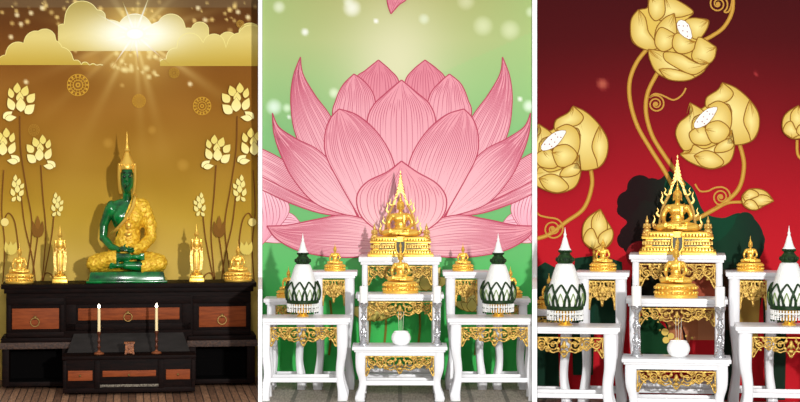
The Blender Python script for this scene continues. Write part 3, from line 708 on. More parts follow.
# ------------------------------------------------------------------ statues
def seated_body(b, sz=1., mudra='earth', face=True, parts=('torso','arms','legs','head'), inf=0., armsides=(-1,1)):
    Z=lambda x,y,z:(x,y,z*sz)
    i=inf
    if 'legs' in parts:
        b.ell(Z(0,.06,.13),(.24+i,.17+i,.12*sz+i)); 
        for s in (-1,1):
            b.caps([Z(s*.13,.0,.1),Z(s*.3,-.09,.1),Z(s*.41,-.13,.09)],[.115+i,.1+i,.085+i])
            zf=.14 if s<0 else .08
            b.caps([Z(s*.41,-.14,.09),Z(s*.18,-.23,zf-.005),Z(-s*.02,-.26,zf)],[.08+i,.065+i,.045+i])
            if not i:
                b.ell(Z(-s*.12,-.265,zf+.0),(.085,.04,.03)); 
                for q in range(5): b.caps([Z(-s*.17,-.275,zf-.015+q*.009),Z(-s*.215,-.275,zf-.018+q*.01)],[.012,.01],n=5)
    if 'torso' in parts:
        b.ell(Z(0,.05,.27),(.15+i,.115+i,.15*sz+i)); b.ell(Z(0,.035,.42),(.2+i,.125+i,.13*sz+i)); b.ell(Z(0,.045,.5),(.215+i,.085+i,.055*sz+i))
        for s in (-1,1): b.ell(Z(s*.2,.045,.475),(.075+i,.08+i,.065*sz+i)); b.ell(Z(s*.085,-.045,.42),(.09+i,.05+i,.06*sz+i))
    if 'neck' in parts or 'head' in parts:
        b.caps([Z(0,.03,.53),Z(0,.02,.6)],[.06,.055])
    if 'head' in parts:
        b.ell(Z(0,0,.7),(.088,.098,.112*sz)); b.ell(Z(0,-.02,.645),(.062,.065,.06*sz))
        for s in (-1,1):
            b.ell(Z(s*.092,.005,.69),(.014,.024,.045*sz)); b.ell(Z(s*.095,.0,.635),(.012,.016,.035*sz))
            b.ell(Z(s*.036,-.086,.713),(.02,.012,.008*sz)); b.tube([Z(s*.012,-.1,.728),Z(s*.036,-.1,.738),Z(s*.064,-.083,.728)],.006,6)
        b.caps([Z(0,-.097,.725),Z(0,-.115,.685)],[.009,.017],n=6); b.ell(Z(0,-.09,.655),(.03,.016,.009*sz)); b.ell(Z(0,-.088,.643),(.022,.015,.007*sz))
    if 'arms' in parts:
        for s in armsides:
            if mudra=='earth' and s<0:
                p=[(-.225,.04,.47),(-.3,.04,.36),(-.315,.02,.28),(-.3,-.1,.215),(-.275,-.215,.185)]; hand='knee'
            else:
                p=[(s*.225,.04,.47),(s*.295,.05,.36),(s*.3,.03,.27),(s*.2,-.1,.21),(s*.1,-.18,.19)]; hand='lap'
            b.caps([Z(*q) for q in p],[.068+i,.06+i,.055+i,.045+i,.036+i])
            if i: continue
            if hand=='knee':
                b.ell(Z(-.265,-.262,.17),(.034,.03,.035*sz))
                for q in range(5):
                    L=(.05,.06,.066,.06,.045)[q]; x=-.305+q*.02
                    b.caps([Z(x,-.275,.165),Z(x,-.29,.15-L*.5),Z(x,-.288,.15-L)],[.0105,.01,.008],n=5)
            else:
                zz=.2 if s<0 else .185
                b.ell(Z(s*.045,-.225,zz),(.055,.04,.018*sz))
                for q in range(4): b.caps([Z(s*.01,-.205-q*.02,zz),Z(-s*.04,-.208-q*.021,zz+.002),Z(-s*(.085-.006*abs(q-1.5)),-.206-q*.02,zz+.004)],[.0105,.0105,.008],n=5)
                b.caps([Z(s*.05,-.245,zz+.01),Z(s*.02,-.25,zz+.03)],[.011,.009],n=5)
    return b

def curls_hair(parent,m,sz):
    b=MB(); b.ell((0,.012,.735*sz),(.093,.1,.088*sz)); b.ell((0,.02,.83*sz),(.05,.05,.045*sz))
    for i in range(6):
        ph=.15+i*.22; n=max(4,int(18*math.cos(ph)))
        for k in range(n):
            a=2*PI*k/n+i*.4; 
            x,y=.094*math.cos(ph)*math.cos(a),.1*math.cos(ph)*math.sin(a)
            z=.735+.088*math.sin(ph)
            if y<-.04 and z<.765: continue
            b.ell((x,.012+y,z*sz),(.012,.012,.012),n=4)
    return b.out('hair',m,parent)
def finial(parent,m,sz,h=.16):
    b=MB(); z=.86*sz; b.lathe([(.001,-.01),(.03,0),(.034,.02),(.02,.045),(.026,.06),(.014,.1),(.002,h*sz*1.1)],(0,.02,z),12); return b.out('flame_finial',m,parent)
def sash(parent,m,sz):   # robe edge over the left shoulder, hanging flap
    b=MB(); pts=[(.13,.13,.5),(.15,.03,.555),(.13,-.065,.5),(.06,-.125,.42),(-.04,-.125,.36),(-.14,-.09,.31),(-.175,-.0,.28)]
    b.tube(ease([(x,y,z*sz) for x,y,z in pts],6),.013,8); b.box((.09,-.128,.4*sz),(.055,.012,.2*sz),bev=.005); return b.out('robe_sash',m,parent)
def lotus_base(parent,m,w,h,d,tiers=2,n=22):
    b=MB(); r=w/2
    b.lathe([(r*.98,0),(r,.04*h),(r,.2*h),(r*.93,.27*h),(r*.82,.45*h),(r*.8,.55*h),(r*.88,.68*h),(r*.93,.8*h),(r*.93,.9*h),(r*.86,h)],(0,0,0),32,sy=d/w)
    for i in range(n):
        a=2*PI*i/n
        for z,rr,ti in ((.72*h,.93,1),(.36*h,.93,-1)):
            b.ell((r*rr*math.cos(a),r*rr*math.sin(a)*d/w,z),(r*.1,r*.1,h*.14),n=5)
    return b.out('pedestal',m,parent)

def gold_statue(bay,label,x,y,z,S,sz=1.3,group=None,bw=1.32,bh=.42,bd=.75):
    t=bay.thing('seated_statue',label,'statue',x,y,z,group)
    lotus_base(t,M_GOLD,bw,bh,bd)
    def sub(b,name,m,**k):
        o=b.out(name,m,t,**k); o.location=(0,0,bh*.97); return o
    b=seated_body(MB(),sz); sub(b,'figure',M_GOLD,voxel=.011,sm=1)
    for f in (curls_hair,finial,sash): f(t,M_GOLD,sz).location=(0,0,bh*.97)
    t.scale=(S,S,S); return t
G2='small golden seated statues on the tables beside the spired statues'
x,z=B2.P(400,0,20.9)[0],T['b2mid'][1]
mid2=gold_statue(B2,'golden seated statue on the white table behind the pot, pink mural bay',B2.X(400.5,20.9),20.89,z,.285)
z3=T['b3mid'][1]
mid3=dup(mid2,B3,B3.X(676,20.87),20.87,z3,'golden seated statue on the white table behind the pot, red mural bay',sc=.34)
dup(mid2,B2,B2.X(335,21.2),21.2,T['b2tl'][1],'small golden seated statue on the tall narrow table left, pink mural bay',sc=.17)
dup(mid2,B2,B2.X(463,21.2),21.2,T['b2tr'][1],'small golden seated statue on the tall narrow table right, pink mural bay',sc=.17)
dup(mid2,B2,B2.X(288.5,21.2),21.2,T['b2ll'][1],'small golden seated statue half behind the left leaf arrangement, pink mural bay',sc=.19)
dup(mid2,B2,B2.X(510.5,21.2),21.2,T['b2lr'][1],'small golden seated statue half behind the right leaf arrangement, pink mural bay',sc=.19)
dup(mid2,B3,B3.X(603,21.22),21.22,T['b3tl'][1],'small golden seated statue on the tall narrow table left, red mural bay',sc=.212)
dup(mid2,B3,B3.X(750.5,21.22),21.22,T['b3tr'][1],'small golden seated statue on the tall narrow table right, red mural bay',sc=.212)
dup(mid2,B3,B3.X(549,21.2),21.2,T['b3ll'][1],'small golden seated statue half behind the leaf arrangement, beside the divider, red bay',sc=.215)

# main spired statue on stepped throne; metres for bay 2
def shrine(bay,label,x,y,z):
    t=bay.thing('throned_statue',label,'statue',x,y,z)
    u=.0107
    def tier(w,zb,zt,d,name='throne_tier',m=M_GOLD,top=1.,notch=.1):
        b=MB(); h=(zt-zb)*u; w=w*1.13
        for s in (-1,1):     # two wings with a recessed middle
            b.box((s*w*u*(.25+notch/4),0,(zb+zt)/2*u),(w*u*(.5-notch/2),d,h),bev=h*.22,top=(top,.97))
        b.box((0,.02,(zb+zt)/2*u),(w*u*.5,d-.06,h)); return b.out(name,m,t)
    tier(58,0,3,.46); tier(54,3,6.5,.42,top=.97); tier(49,6.5,8.5,.38); tier(53,8.5,11.5,.4,m=M_OGOLD); tier(48,11.5,13.5,.37); tier(54,13.5,15.5,.4); tier(46,15.5,19.5,.34,top=.93)
    b=MB()
    for k,(zz,w,n) in enumerate(((4.7,54,22),(10,53,24),(16.8,45,18))):
        for i in range(n):
            xx=(-w/2+1.5+(w-3)*i/(n-1))*u*1.13; yy=-(.21,.2,.17)[k]
            if abs(xx)<.055: continue
            b.ell((xx,yy,zz*u),(.9*u,.012,1.25*u),n=5)
    b.out('lotus_petal_band',M_GOLD2,t)
    b=MB()
    for zz,yy,w in ((7.5,-.192,46),(12.5,-.187,44)):
        for s in (-1,1): b.box((s*(w*.3)*u,yy,zz*u),(w*.34*u,.008,1.*u))
    b.out('dark_inlay',mat('dark_green_inlay',(30,60,45),.3),t)
    b=MB(); b.prism([(-5*u,15*u),(5*u,15*u),(4.6*u,6*u),(2*u,2.2*u),(0,.6*u),(-2*u,2.2*u),(-4.6*u,6*u)],-.235,-.215); b.out('hanging_cloth',mat('dark_inlay_cloth',(50,48,30),.4,.3),t)
    b=MB(); 
    for s in (-1,1): b.tube(ease([(s*4.6*u,-.238,15*u),(s*4.4*u,-.238,7*u),(s*2*u,-.238,2.6*u),(0,-.238,1*u)],6),.006,6)
    b.lathe([(.001,0),(.016,.025),(.012,.05),(.02,.07),(.001,.12)],(0,-.242,4*u),10); b.out('cloth_trim',M_GOLD,t)
    S=.41; sz=1.14
    b=seated_body(MB(),sz); b.scale((S,S,S)); o=b.out('figure',M_GOLD,t,voxel=.0045,sm=1); o.location=(0,-.01,19*u)
    for f in (curls_hair,finial,sash):
        o=f(t,M_GOLD,sz); o.scale=(S,S,S); o.location=(0,-.01,19*u)
    # flame-shaped frame
    b=MB(); yy=.07
    for s in (-1,1):
        b.tube(ease([(s*15.5*u,yy,21*u),(s*14.6*u,yy,30*u),(s*13*u,yy,38*u),(s*10.6*u,yy,44*u),(s*7.6*u,yy,50*u),(s*6.2*u,yy,55*u)],6),[.014]*31,8)
        for (xx,zz,L,W,a) in ((19.5,27,6,1.7,.25),(16.6,35,4.5,1.5,.3),(12.8,47,6.5,1.6,.15),(10,53,4,1.2,.2)):
            pts=[(s*(xx-1.5)*u,yy,(zz-L*.7)*u),(s*(xx+1.2)*u,yy,(zz-L*.2)*u),(s*(xx)*u,yy,(zz+L*.4)*u),(s*(xx+1)*u,yy,(zz+L)*u)]
            b.tube(ease(pts,5),[W*u*(.95-.85*k/15) for k in range(16)],7,flat=.6)
        b.tube(ease([(s*15.5*u,yy,22*u),(s*19.5*u,yy,22*u),(s*21*u,yy,26*u)],5),.015,7)
    b.out('flame_frame',M_OGOLD,t)
    b=MB(); b.prism([(-7.8*u,51*u),(-6.*u,57*u),(-3.6*u,65*u),(-1.7*u,74*u),(-.4*u,84*u),(0,85.5*u),(.4*u,84*u),(1.7*u,74*u),(3.6*u,65*u),(6.*u,57*u),(7.8*u,51*u),(5.6*u,51*u),(4.4*u,56*u),(2.4*u,61*u),(0,64*u),(-2.4*u,61*u),(-4.4*u,56*u),(-5.6*u,51*u)],yy-.015,yy+.015)
    b.out('spire',M_OGOLD,t)
    b=MB()
    for i in range(9):
        zz=(56+i*3.1)*u; ww=(6.1-.68*i)*u
        for s in (-1,1): b.tube([(s*ww*.98,yy-.018,zz),(s*ww*.55,yy-.018,zz+2.*u)],.0035,5)
    b.out('spire_ribbing',M_RED,t)
    # little kneeling figures on the throne's corners
    for s in (-1,1):
        b=MB(); X=s*26*u; zb=15.5*u
        b.lathe([(.045,0),(.05,.012),(.035,.03)],(X,-.08,zb),14)
        b.ell((X,-.08,zb+.05),(.034,.045,.026)); b.caps([(X,-.07,zb+.05),(X,-.075,zb+.1)],[.026,.022],n=6); b.ell((X,-.08,zb+.135),(.017,.018,.022)); b.caps([(X,-.075,zb+.15),(X,-.075,zb+.185)],[.01,.003],n=5)
        for q in (-1,1): b.caps([(X+q*.025,-.075,zb+.105),(X+q*.03,-.105,zb+.08),(X,-.125,zb+.1)],[.01,.009,.007],n=5); b.caps([(X+q*.02,-.08,zb+.04),(X+q*.025,-.13,zb+.035)],[.02,.014],n=6)
        b.out('kneeling_attendant',M_OGOLD,t,voxel=.004)
    return t
m2=shrine(B2,'large golden seated statue in a flame frame on a tiered throne, pink mural bay',B2.X(400.5,21.48),21.47,T['b2back'][1])
m3=dup(m2,B3,B3.X(677.5,21.48),21.48,T['b3back'][1],'large golden seated statue in a flame frame on a tiered throne, red mural bay',sc=1.15)

# emerald statue
def emerald():
    Y=21.72; ztop=B1.Z(128,283.5,21.4)+.001
    t=B1.thing('seated_statue','large emerald green seated statue in gold robe and gold pointed crown on the dark cabinet','statue',B1.X(127,Y),Y,ztop)
    u=Y/F; S=.88; sz=1.7
    b=MB(); bh=11*u
    b.box((0,0,bh*.5),(76*u,.52,bh),bev=.02,top=(.94,.94)); b.box((0,-.01,bh*.12),(79*u,.55,bh*.24),bev=.012); b.out('pedestal',M_EMER,t)
    o=[]
    def add(b,name,m,**k):
        b.scale((S*.95,S,S)); q=b.out(name,m,t,**k); q.location=(0,0,bh*.55); return q
    add(seated_body(MB(),sz,'lap'),'figure',M_EMER,voxel=.0062,sm=1)
    # robe over legs
    b=seated_body(MB(),sz,'lap',parts=('legs',),inf=.022)
    q=add(b,'leg_robe',M_ROBE,voxel=.012,disp=.011)
    me=q.data; bm=bmesh.new(); bm.from_mesh(me)
    dl=[v for v in bm.verts if (abs(v.co.x-.02)<.13 and v.co.y<-.13) ]
    bmesh.ops.delete(bm,geom=dl,context='VERTS'); bm.to_mesh(me); bm.free()
    # robe over the torso and the left shoulder and arm
    b=seated_body(MB(),sz,'lap',parts=('torso','arms'),inf=.022,armsides=(1,))
    q=add(b,'torso_robe',M_ROBE,voxel=.011,disp=.011)
    me=q.data; bm=bmesh.new(); bm.from_mesh(me)
    g=bm.verts[:]+bm.edges[:]+bm.faces[:]
    bmesh.ops.bisect_plane(bm,geom=g,plane_co=(.02*S,0,.5*sz*S),plane_no=(-1,0,.4),clear_outer=True)
    bm.to_mesh(me); bm.free()
    # belt and sash fringe
    b=MB(); b.tube(ease([(-.2,.03,.3*sz),(-.12,-.1,.34*sz),(.0,-.145,.42*sz),(.07,-.13,.49*sz),(.1,-.06,.56*sz),(.1,.06,.57*sz)],6),.022,8); add(b,'robe_edge',M_GOLD)
    b=MB(); 
    for k in range(3): b.lathe([(.001,0),(.03,.012),(.012,.024),(.001,.03)],(.02,-.15,(.3+.05*k)*sz),10)
    b.ell((.02,-.14,.36*sz),(.035,.02,.05)); b.ell((.02,-.14,.3*sz),(.045,.02,.03)); add(b,'chest_ornament',M_GOLD)
    # crown: cap round the face and spire
    b=MB(); b.ell((0,.035,.73*sz),(.108,.1,.112*sz),n=16)
    b.lathe([(.1,-.02),(.106,0),(.103,.03),(.092,.06),(.076,.09),(.058,.118),(.043,.145),(.034,.17),(.024,.19),(.034,.2),(.038,.215),(.024,.235),(.026,.25),(.016,.28),(.011,.33),(.005,.4),(.001,.45)],(0,.005,.775*sz),24)
    for i in range(16):
        a=2*PI*i/16; b.ell((.106*math.cos(a),.005+.106*math.sin(a),.775*sz+.035),(.012,.012,.02),n=5)
    for s in (-1,1): b.tube(ease([(s*.098,-.04,.79*sz),(s*.1,-.035,.7*sz),(s*.09,-.01,.63*sz),(s*.075,.01,.59*sz)],5),[.021]*16,8)
    add(b,'crown',M_GOLD)
    b=MB(); 
    for s in (-1,1): b.ell((s*.036,-.094,.711*sz),(.021,.01,.008*sz),n=8)
    b.tube(ease([(-.07,-.078,.735*sz),(-.036,-.1,.742*sz),(-.01,-.105,.732*sz)],4),.0045,5); b.tube(ease([(.07,-.078,.735*sz),(.036,-.1,.742*sz),(.01,-.105,.732*sz)],4),.0045,5)
    add(b,'eyes',mat('eye_inlay',(12,20,18),.2))
emerald()

# small statues on the cabinet
def standing(label,x,y,z,u):
    t=B1.thing('standing_statue',label,'statue',x,y,z,'standing golden statues on the cabinet')
    b=MB(); b.box((0,0,2*u),(15*u,.14,4*u),bev=.006,top=.95); b.box((0,0,5.2*u),(12*u,.12,2.6*u),bev=.006); b.lathe([(6*u,0),(6.4*u,.8*u),(4.6*u,1.6*u),(5.4*u,3*u)],(0,0,6*u),20); b.out('pedestal',M_GOLD,t)
    b=MB(); e=b.ell
    for s in (-1,1):
        b.caps([(s*1.6*u,0,10*u),(s*1.7*u,-.005,19*u),(s*1.5*u,0,28*u)],[1.4*u,1.7*u,2.3*u],n=6); e((s*1.7*u,-1.4*u,9.3*u),(1.1*u,2.2*u,.8*u),n=6)
    e((0,0,31*u),(3.4*u,2.3*u,4*u)); e((0,0,38*u),(4*u,2.4*u,5*u)); e((0,0,41*u),(4.4*u,2*u,2.2*u)); b.caps([(0,0,42*u),(0,0,45*u)],[1.3*u,1.2*u],n=6)
    e((0,0,47.3*u),(2.*u,2.2*u,2.8*u)); e((0,0,50.3*u),(1.2*u,1.2*u,1.2*u)); e((0,-2.2*u,47*u),(.35*u,.5*u,.7*u),n=6)
    for s in (-1,1):
        b.caps([(s*4.2*u,0,40.5*u),(s*5.2*u,0,35*u),(s*5*u,-.5*u,31.5*u),(s*4.6*u,-3*u,35*u),(s*4.2*u,-3.6*u,38*u)],[1.3*u,1.1*u,1.*u,.85*u,.7*u],n=6)
        e((s*4.2*u,-3.7*u,39.6*u),(1.*u,.45*u,1.3*u),n=6)
        for q in range(4): b.caps([(s*4.2*u+(q-1.5)*.5*u,-3.8*u,40.4*u),(s*4.2*u+(q-1.5)*.55*u,-3.9*u,42.2*u)],[.24*u,.2*u],n=5)
        e((s*2.1*u,0,46.5*u),(.35*u,.5*u,1.6*u),n=6)
    b.out('figure',M_GOLD,t,voxel=.0035)
    b=MB()
    b.prism([(-3.5*u,34*u),(-5.8*u,36*u),(-6.6*u,22*u),(-5.4*u,12*u),(-2.6*u,10.5*u),(2.6*u,10.5*u),(5.4*u,12*u),(6.6*u,22*u),(5.8*u,36*u),(3.5*u,34*u)],.6*u,1.6*u); b.tube(ease([(-3.2*u,-2.4*u,33*u),(0,-2.8*u,32*u),(3.2*u,-2.4*u,33*u)],5),.6*u,6); b.box((0,-2.2*u,22*u),(1.8*u,.8*u,20*u),bev=.2*u)
    b.out('robe',M_OGOLD,t)
    b=MB(); b.lathe([(1.2*u,0),(1.3*u,.6*u),(.6*u,2*u),(.7*u,2.6*u),(.1*u,6.5*u)],(0,0,50.6*u),12); b.out('flame_finial',M_GOLD,t)
    return t
CZ=B1.Z(128,283.5,21.4)+.001; YS=21.6; us=YS/F
s1=standing('standing golden statue on the cabinet left of the green statue',B1.X(60,YS),YS,CZ,us)
dup(s1,B1,B1.X(196.5,YS),YS,CZ,'standing golden statue on the cabinet right of the green statue','standing golden statues on the cabinet')
dup(mid2,B1,B1.X(19.5,YS),YS,CZ,'small golden seated statue at the left end of the dark cabinet','seated golden statues at the cabinet ends',sc=(.225,.22,.245))
dup(mid2,B1,B1.X(238,YS),YS,CZ,'small golden seated statue at the right end of the dark cabinet','seated golden statues at the cabinet ends',sc=(.225,.22,.245))

# ------------------------------------------------------------------ bay 1 furniture
def ring_handle(parent,x,y,z,r):
    b=MB(); b.ell((x,y-.005,z+r),(.022,.012,.022),n=6)
    b.tube([(x+r*math.sin(2*PI*i/24),y-.018,z+r*math.cos(2*PI*i/24)) for i in range(25)],.0065,6); return b.out('ring_pull',M_BRASS,parent)
def cabinet():
    Y=21.4; t=B1.thing('altar_cabinet','long dark rosewood altar cabinet with orange brown panels standing against the gold mural','cabinet',0,Y,0)
    X=lambda p:B1.X(p,Y); Z=lambda q:B1.Z(128,q,Y); D=.56
    def bx(name,p0,p1,q0,q1,y0,y1,m=M_DW,bev=.006,par=t,b=None,keep=False):
        bb=b or MB(); bb.box(((X(p0)+X(p1))/2,(y0+y1)/2,(Z(q0)+Z(q1))/2),(X(p1)-X(p0),y1-y0,Z(q0)-Z(q1)),bev=bev)
        if keep: return bb
        return bb.out(name,m,par)
    bx('cabinet_top',1,256.5,283.5,288,-.03,D)
    bx('cornice',4,253.5,288,292.5,-.012,D-.01)
    b=bx('',6,251,292.5,346,.02,D-.02,keep=True)
    # raised frame around panels
    for (p0,p1,q0,q1) in ((7,64,297,304),(7,64,331,336),(7,11,304,331),(60,64,304,331),(193,250,297,304),(193,250,331,336),(193,197,304,331),(246,250,304,331),(66,191,296,304),(66,76,304,330),(182,191,304,330),(66,191,323,330)):
        bx('',p0,p1,q0,q1,-.0,.03,b=b,keep=True,bev=.004)
    b.out('body',M_DW,t)
    for (p0,p1,q0,q1,rp,rq,r) in ((12,59,307.5,328,35,321,.045),(199,246,307.5,328,222,321,.045),(78,179.5,308,320,128,317,.043)):
        d=bx('drawer',p0,p1,q0,q1,.004,.024,M_PANEL,.004); ring_handle(d,X(rp),.004,Z(rq),r)
    for (p0,p1) in ((0,73),(187,257)):
        bx('carved_ledge',p0,p1,341,347.5,-.05,D-.05,M_DWG,.01); bx('ledge_board',p0+1,p1-1,336.5,341,-.03,D-.05,M_DW,.006)
    for (p0,p1) in ((2,9),(62,73),(187,196),(247,255)): bx('pier',p0,p1,347.5,385.,0,D-.05)
    for p0,p1 in ((9,62),(196,247)):
        bx('niche_back',p0,p1,347.5,385.,.3,.34,M_NICHE,0); bx('plinth',p0,p1,380.5,385,.0,.3,bev=.004); bx('niche_floor',p0,p1,379.8,380.6,.0,.3,M_NICHE,bev=0)
    # sloping centre board
    b=MB(); x0,x1,x2,x3=X(66),X(191),X(187),X(70); za,zb=Z(333),Z(352)
    vs=[(X(74),-.0,za),(X(183),-.0,za),(X(190),-.22,zb),(X(67),-.22,zb)]
    b._add(vs+[(v[0],v[1]+.03,v[2]-.03) for v in vs],[(0,1,2,3),(7,6,5,4),(0,4,5,1),(1,5,6,2),(2,6,7,3),(3,7,4,0)]); b.out('sloping_board',M_SLOPE,t,smooth=0)
    b=MB(); bx('',72,188,352,385,-.18,.2,b=b,keep=True); b.out('centre_body',M_DW,t)
cabinet()
def low_altar():
    Y=20.78; D=.36; t=B1.thing('low_altar_table','low dark rosewood altar bench with three orange brown panels in front of the cabinet','table',0,Y,0)
    X=lambda p:B1.X(p,Y); Z=lambda q:B1.Z(128,q,Y)-0
    def bx(p0,p1,q0,q1,y0,y1,b=None,bev=.005):
        b=b or MB(); b.box(((X(p0)+X(p1))/2,(y0+y1)/2,(Z(q0)+Z(q1))/2),(X(p1)-X(p0),y1-y0,Z(q0)-Z(q1)),bev=bev); return b
    zb=HY+ZC*F/Y   # row of the floor here
    bx(62,196,355.5,359,-.02,D).out('bench_top',M_DW,t)
    b=bx(65,193,359,zb-4,.01,D-.01); bx(63,195,zb-5,zb,-.0,D-.0,b)
    for p0,p1 in ((63,66.5),(94.5,100),(158,164),(191.5,195)): bx(p0,p1,360,zb-4,-.005,.03,b)
    b.out('body',M_DW,t)
    for (p0,p1,q0,q1,rp) in ((68,92.5,370,380,80),(102.5,156,370.5,376.5,129),(166,190,370,380,178)):
        d=bx(p0,p1,q0,q1,-.003,.02,bev=.003).out('drawer',M_PANEL,t)
        MB().lathe([(.001,-.014),(.012,-.01),(.014,0)],n=12) and None
        b=MB(); b.ell((X(rp),-.01,Z((q0+q1)/2+(1.5 if rp==129 else 0))),(.013,.012,.013),n=6); b.out('knob',M_BRASS,d)
    b=MB()
    for i in range(34):
        p=101+i*1.72; b.ell((X(p),-.012,Z(385.5)),(.007,.012,.011),n=5)
    b.box(((X(100)+X(158.5))/2,-.004,Z(385.5)),(X(158.5)-X(100),.012,.024)); b.out('carved_strip',mat('worn_carving',(150,140,120),.5,noise_c=((60,44,34),60,(1,1,1))),t)
    return B1.Z(128,355.5,Y)
ZL=low_altar()
YL=20.95
def cstick(px,label,cl):
    x=B1.X(px,YL); t=B1.thing('candlestick',label,'candlestick',x,YL,ZL,'bronze candlesticks on the low dark bench')
    b=MB(); b.lathe([(.001,0),(.052,0),(.054,.008),(.045,.018),(.02,.026),(.012,.04)],n=24); b.out('foot',M_BRONZE,t)
    b=MB(); b.lathe([(.012,.035),(.012,.06),(.02,.075),(.012,.09),(.012,.12),(.019,.135),(.013,.15),(.011,.19),(.018,.205),(.022,.225),(.022,.235),(.001,.236)],n=16); b.out('stem',mat('dark_bronze',(90,45,25),.4,.4),t)
    c=B1.thing('candle',cl,'candle',x,YL,ZL+.235,'lit cream candles')
    b=MB(); b.lathe([(.001,0),(.0155,0),(.0145,.235),(.011,.242),(.001,.24)],n=16); b.out('wax',M_CREAM,c)
    b=MB(); b.lathe([(.001,0),(.012,.01),(.014,.018),(.008,.032),(.001,.044)],(0,0,.242),12); b.out('flame',M_FLAME,c)
cstick(99,'reddish bronze candlestick left of the carved box','lit slender cream candle in the left bronze candlestick')
cstick(156.5,'reddish bronze candlestick right of the carved box','lit slender cream candle in the right bronze candlestick')
def cbox():
    t=B1.thing('carved_box','small carved wooden incense box between the two bronze candlesticks','box',B1.X(129.5,YL),YL,ZL)
    b=MB(); b.box((0,0,.058),(.095,.09,.1),bev=.006,top=.94); 
    for s in (-1,1):
        for q in (-1,1): b.box((s*.04,q*.036,.008),(.018,.018,.016))
    b.out('body',M_BOX,t)
    b=MB(); b.box((0,0,.115),(.112,.105,.016),bev=.005); b.out('rim',M_BOX,t)
cbox()

# ------------------------------------------------------------------ silver candlesticks, candles, pots
def silver_stick(bay,px,Y,z,H,label,clab,hc,group):
    x=bay.X(px,Y); t=bay.thing('candlestick',label,'candlestick',x,Y,z,group)
    k=H/.45
    b=MB(); b.lathe([(.001,0),(.058,0),(.06,.01),(.055,.018),(.04,.03),(.045,.04),(.03,.055)],n=24); b.scale((k*.9,k*.9,k)); b.out('foot',M_SILV,t)
    b=MB(); b.lathe([(.028,.05),(.036,.07),(.022,.085),(.03,.105),(.038,.14),(.03,.17),(.02,.19),(.032,.2),(.02,.212),(.027,.24),(.034,.275),(.026,.305),(.018,.325),(.034,.34),(.02,.352),(.026,.375),(.03,.39)],n=20)
    for zz,rr in ((.135,.036),(.27,.032),(.1,.03)):
        for i in range(8): a=2*PI*i/8; b.ell((rr*math.cos(a),rr*math.sin(a),zz),(.008,.008,.022),n=5)
    b.scale((k*.9,k*.9,k)); b.out('stem',M_SILV,t)
    b=MB(); b.lathe([(.025,.385),(.05,.41),(.056,.43),(.057,.45),(.05,.452),(.001,.448)],n=24)
    b.scale((k*.9,k*.9,k)); b.out('cup',M_SILV,t)
    c=bay.thing('candle',clab,'candle',x,Y,z+H*1.0,group.replace('candlesticks','candles'))
    r=.044*k*.98
    b=MB(); b.lathe([(.001,0),(r,0),(r,hc*.97),(r*.92,hc),(.001,hc*.985)],n=24); b.out('wax',M_CAND,c)
    b=MB(); b.tube([(0,0,hc*.97),(.001,0,hc+.012)],.0018,5); b.out('wick',mat('black_wick',(30,28,26),.8),c)
def pot(bay,px,Y,z,k,label,il,hs):
    x=bay.X(px,Y); t=bay.thing('incense_pot',label,'pot',x,Y,z)
    b=MB(); b.lathe([(.001,.004),(.05,0),(.062,.004),(.085,.025),(.1,.06),(.1,.085),(.09,.115),(.075,.132),(.078,.14),(.072,.142),(.066,.13),(.001,.128)],n=32); b.scale((k,k,k)); b.out('bowl',M_PORC,t,smooth=60)
    for i,(dx,lab) in enumerate(((-.018,il[0]),(.0,il[1]),(.018,il[2]))):
        s=bay.thing('incense_stick',lab,'incense',x+dx*k,Y,z+.12*k,'thin incense sticks in the white pots')
        b=MB(); b.tube([(0,0,0),(dx*.5,0,hs)],.0022,5); b.out('rod',M_STICK,s)
Yc=20.2; z=T['b2low'][1]
silver_stick(B2,363.7,Yc,z,.43,'silver baluster candlestick at the left end of the low table, pink mural bay','thick white candle on the left silver candlestick, pink mural bay',.165,'silver candlesticks in the pink mural bay')
silver_stick(B2,437.,Yc,z,.43,'silver baluster candlestick at the right end of the low table, pink mural bay','thick white candle on the right silver candlestick, pink mural bay',.165,'silver candlesticks in the pink mural bay')
IL=lambda w:('leftmost incense stick in the white pot, %s bay'%w,'middle incense stick in the white pot, %s bay'%w,'rightmost incense stick in the white pot, %s bay'%w)
pot(B2,401,Yc,z,.98,'round white porcelain pot on the low table, pink mural bay',IL('pink mural'),.22)
z=T['b3low'][1]
silver_stick(B3,636.5,Yc,z,.51,'silver baluster candlestick at the left end of the low table, red mural bay','thick white candle on the left silver candlestick, red mural bay',.195,'silver candlesticks in the red mural bay')
silver_stick(B3,720.,Yc,z,.51,'silver baluster candlestick at the right end of the low table, red mural bay','thick white candle on the right silver candlestick, red mural bay',.195,'silver candlesticks in the red mural bay')
pot(B3,678.5,Yc,z,1.14,'round white porcelain pot on the low table, red mural bay',IL('red mural'),.25)

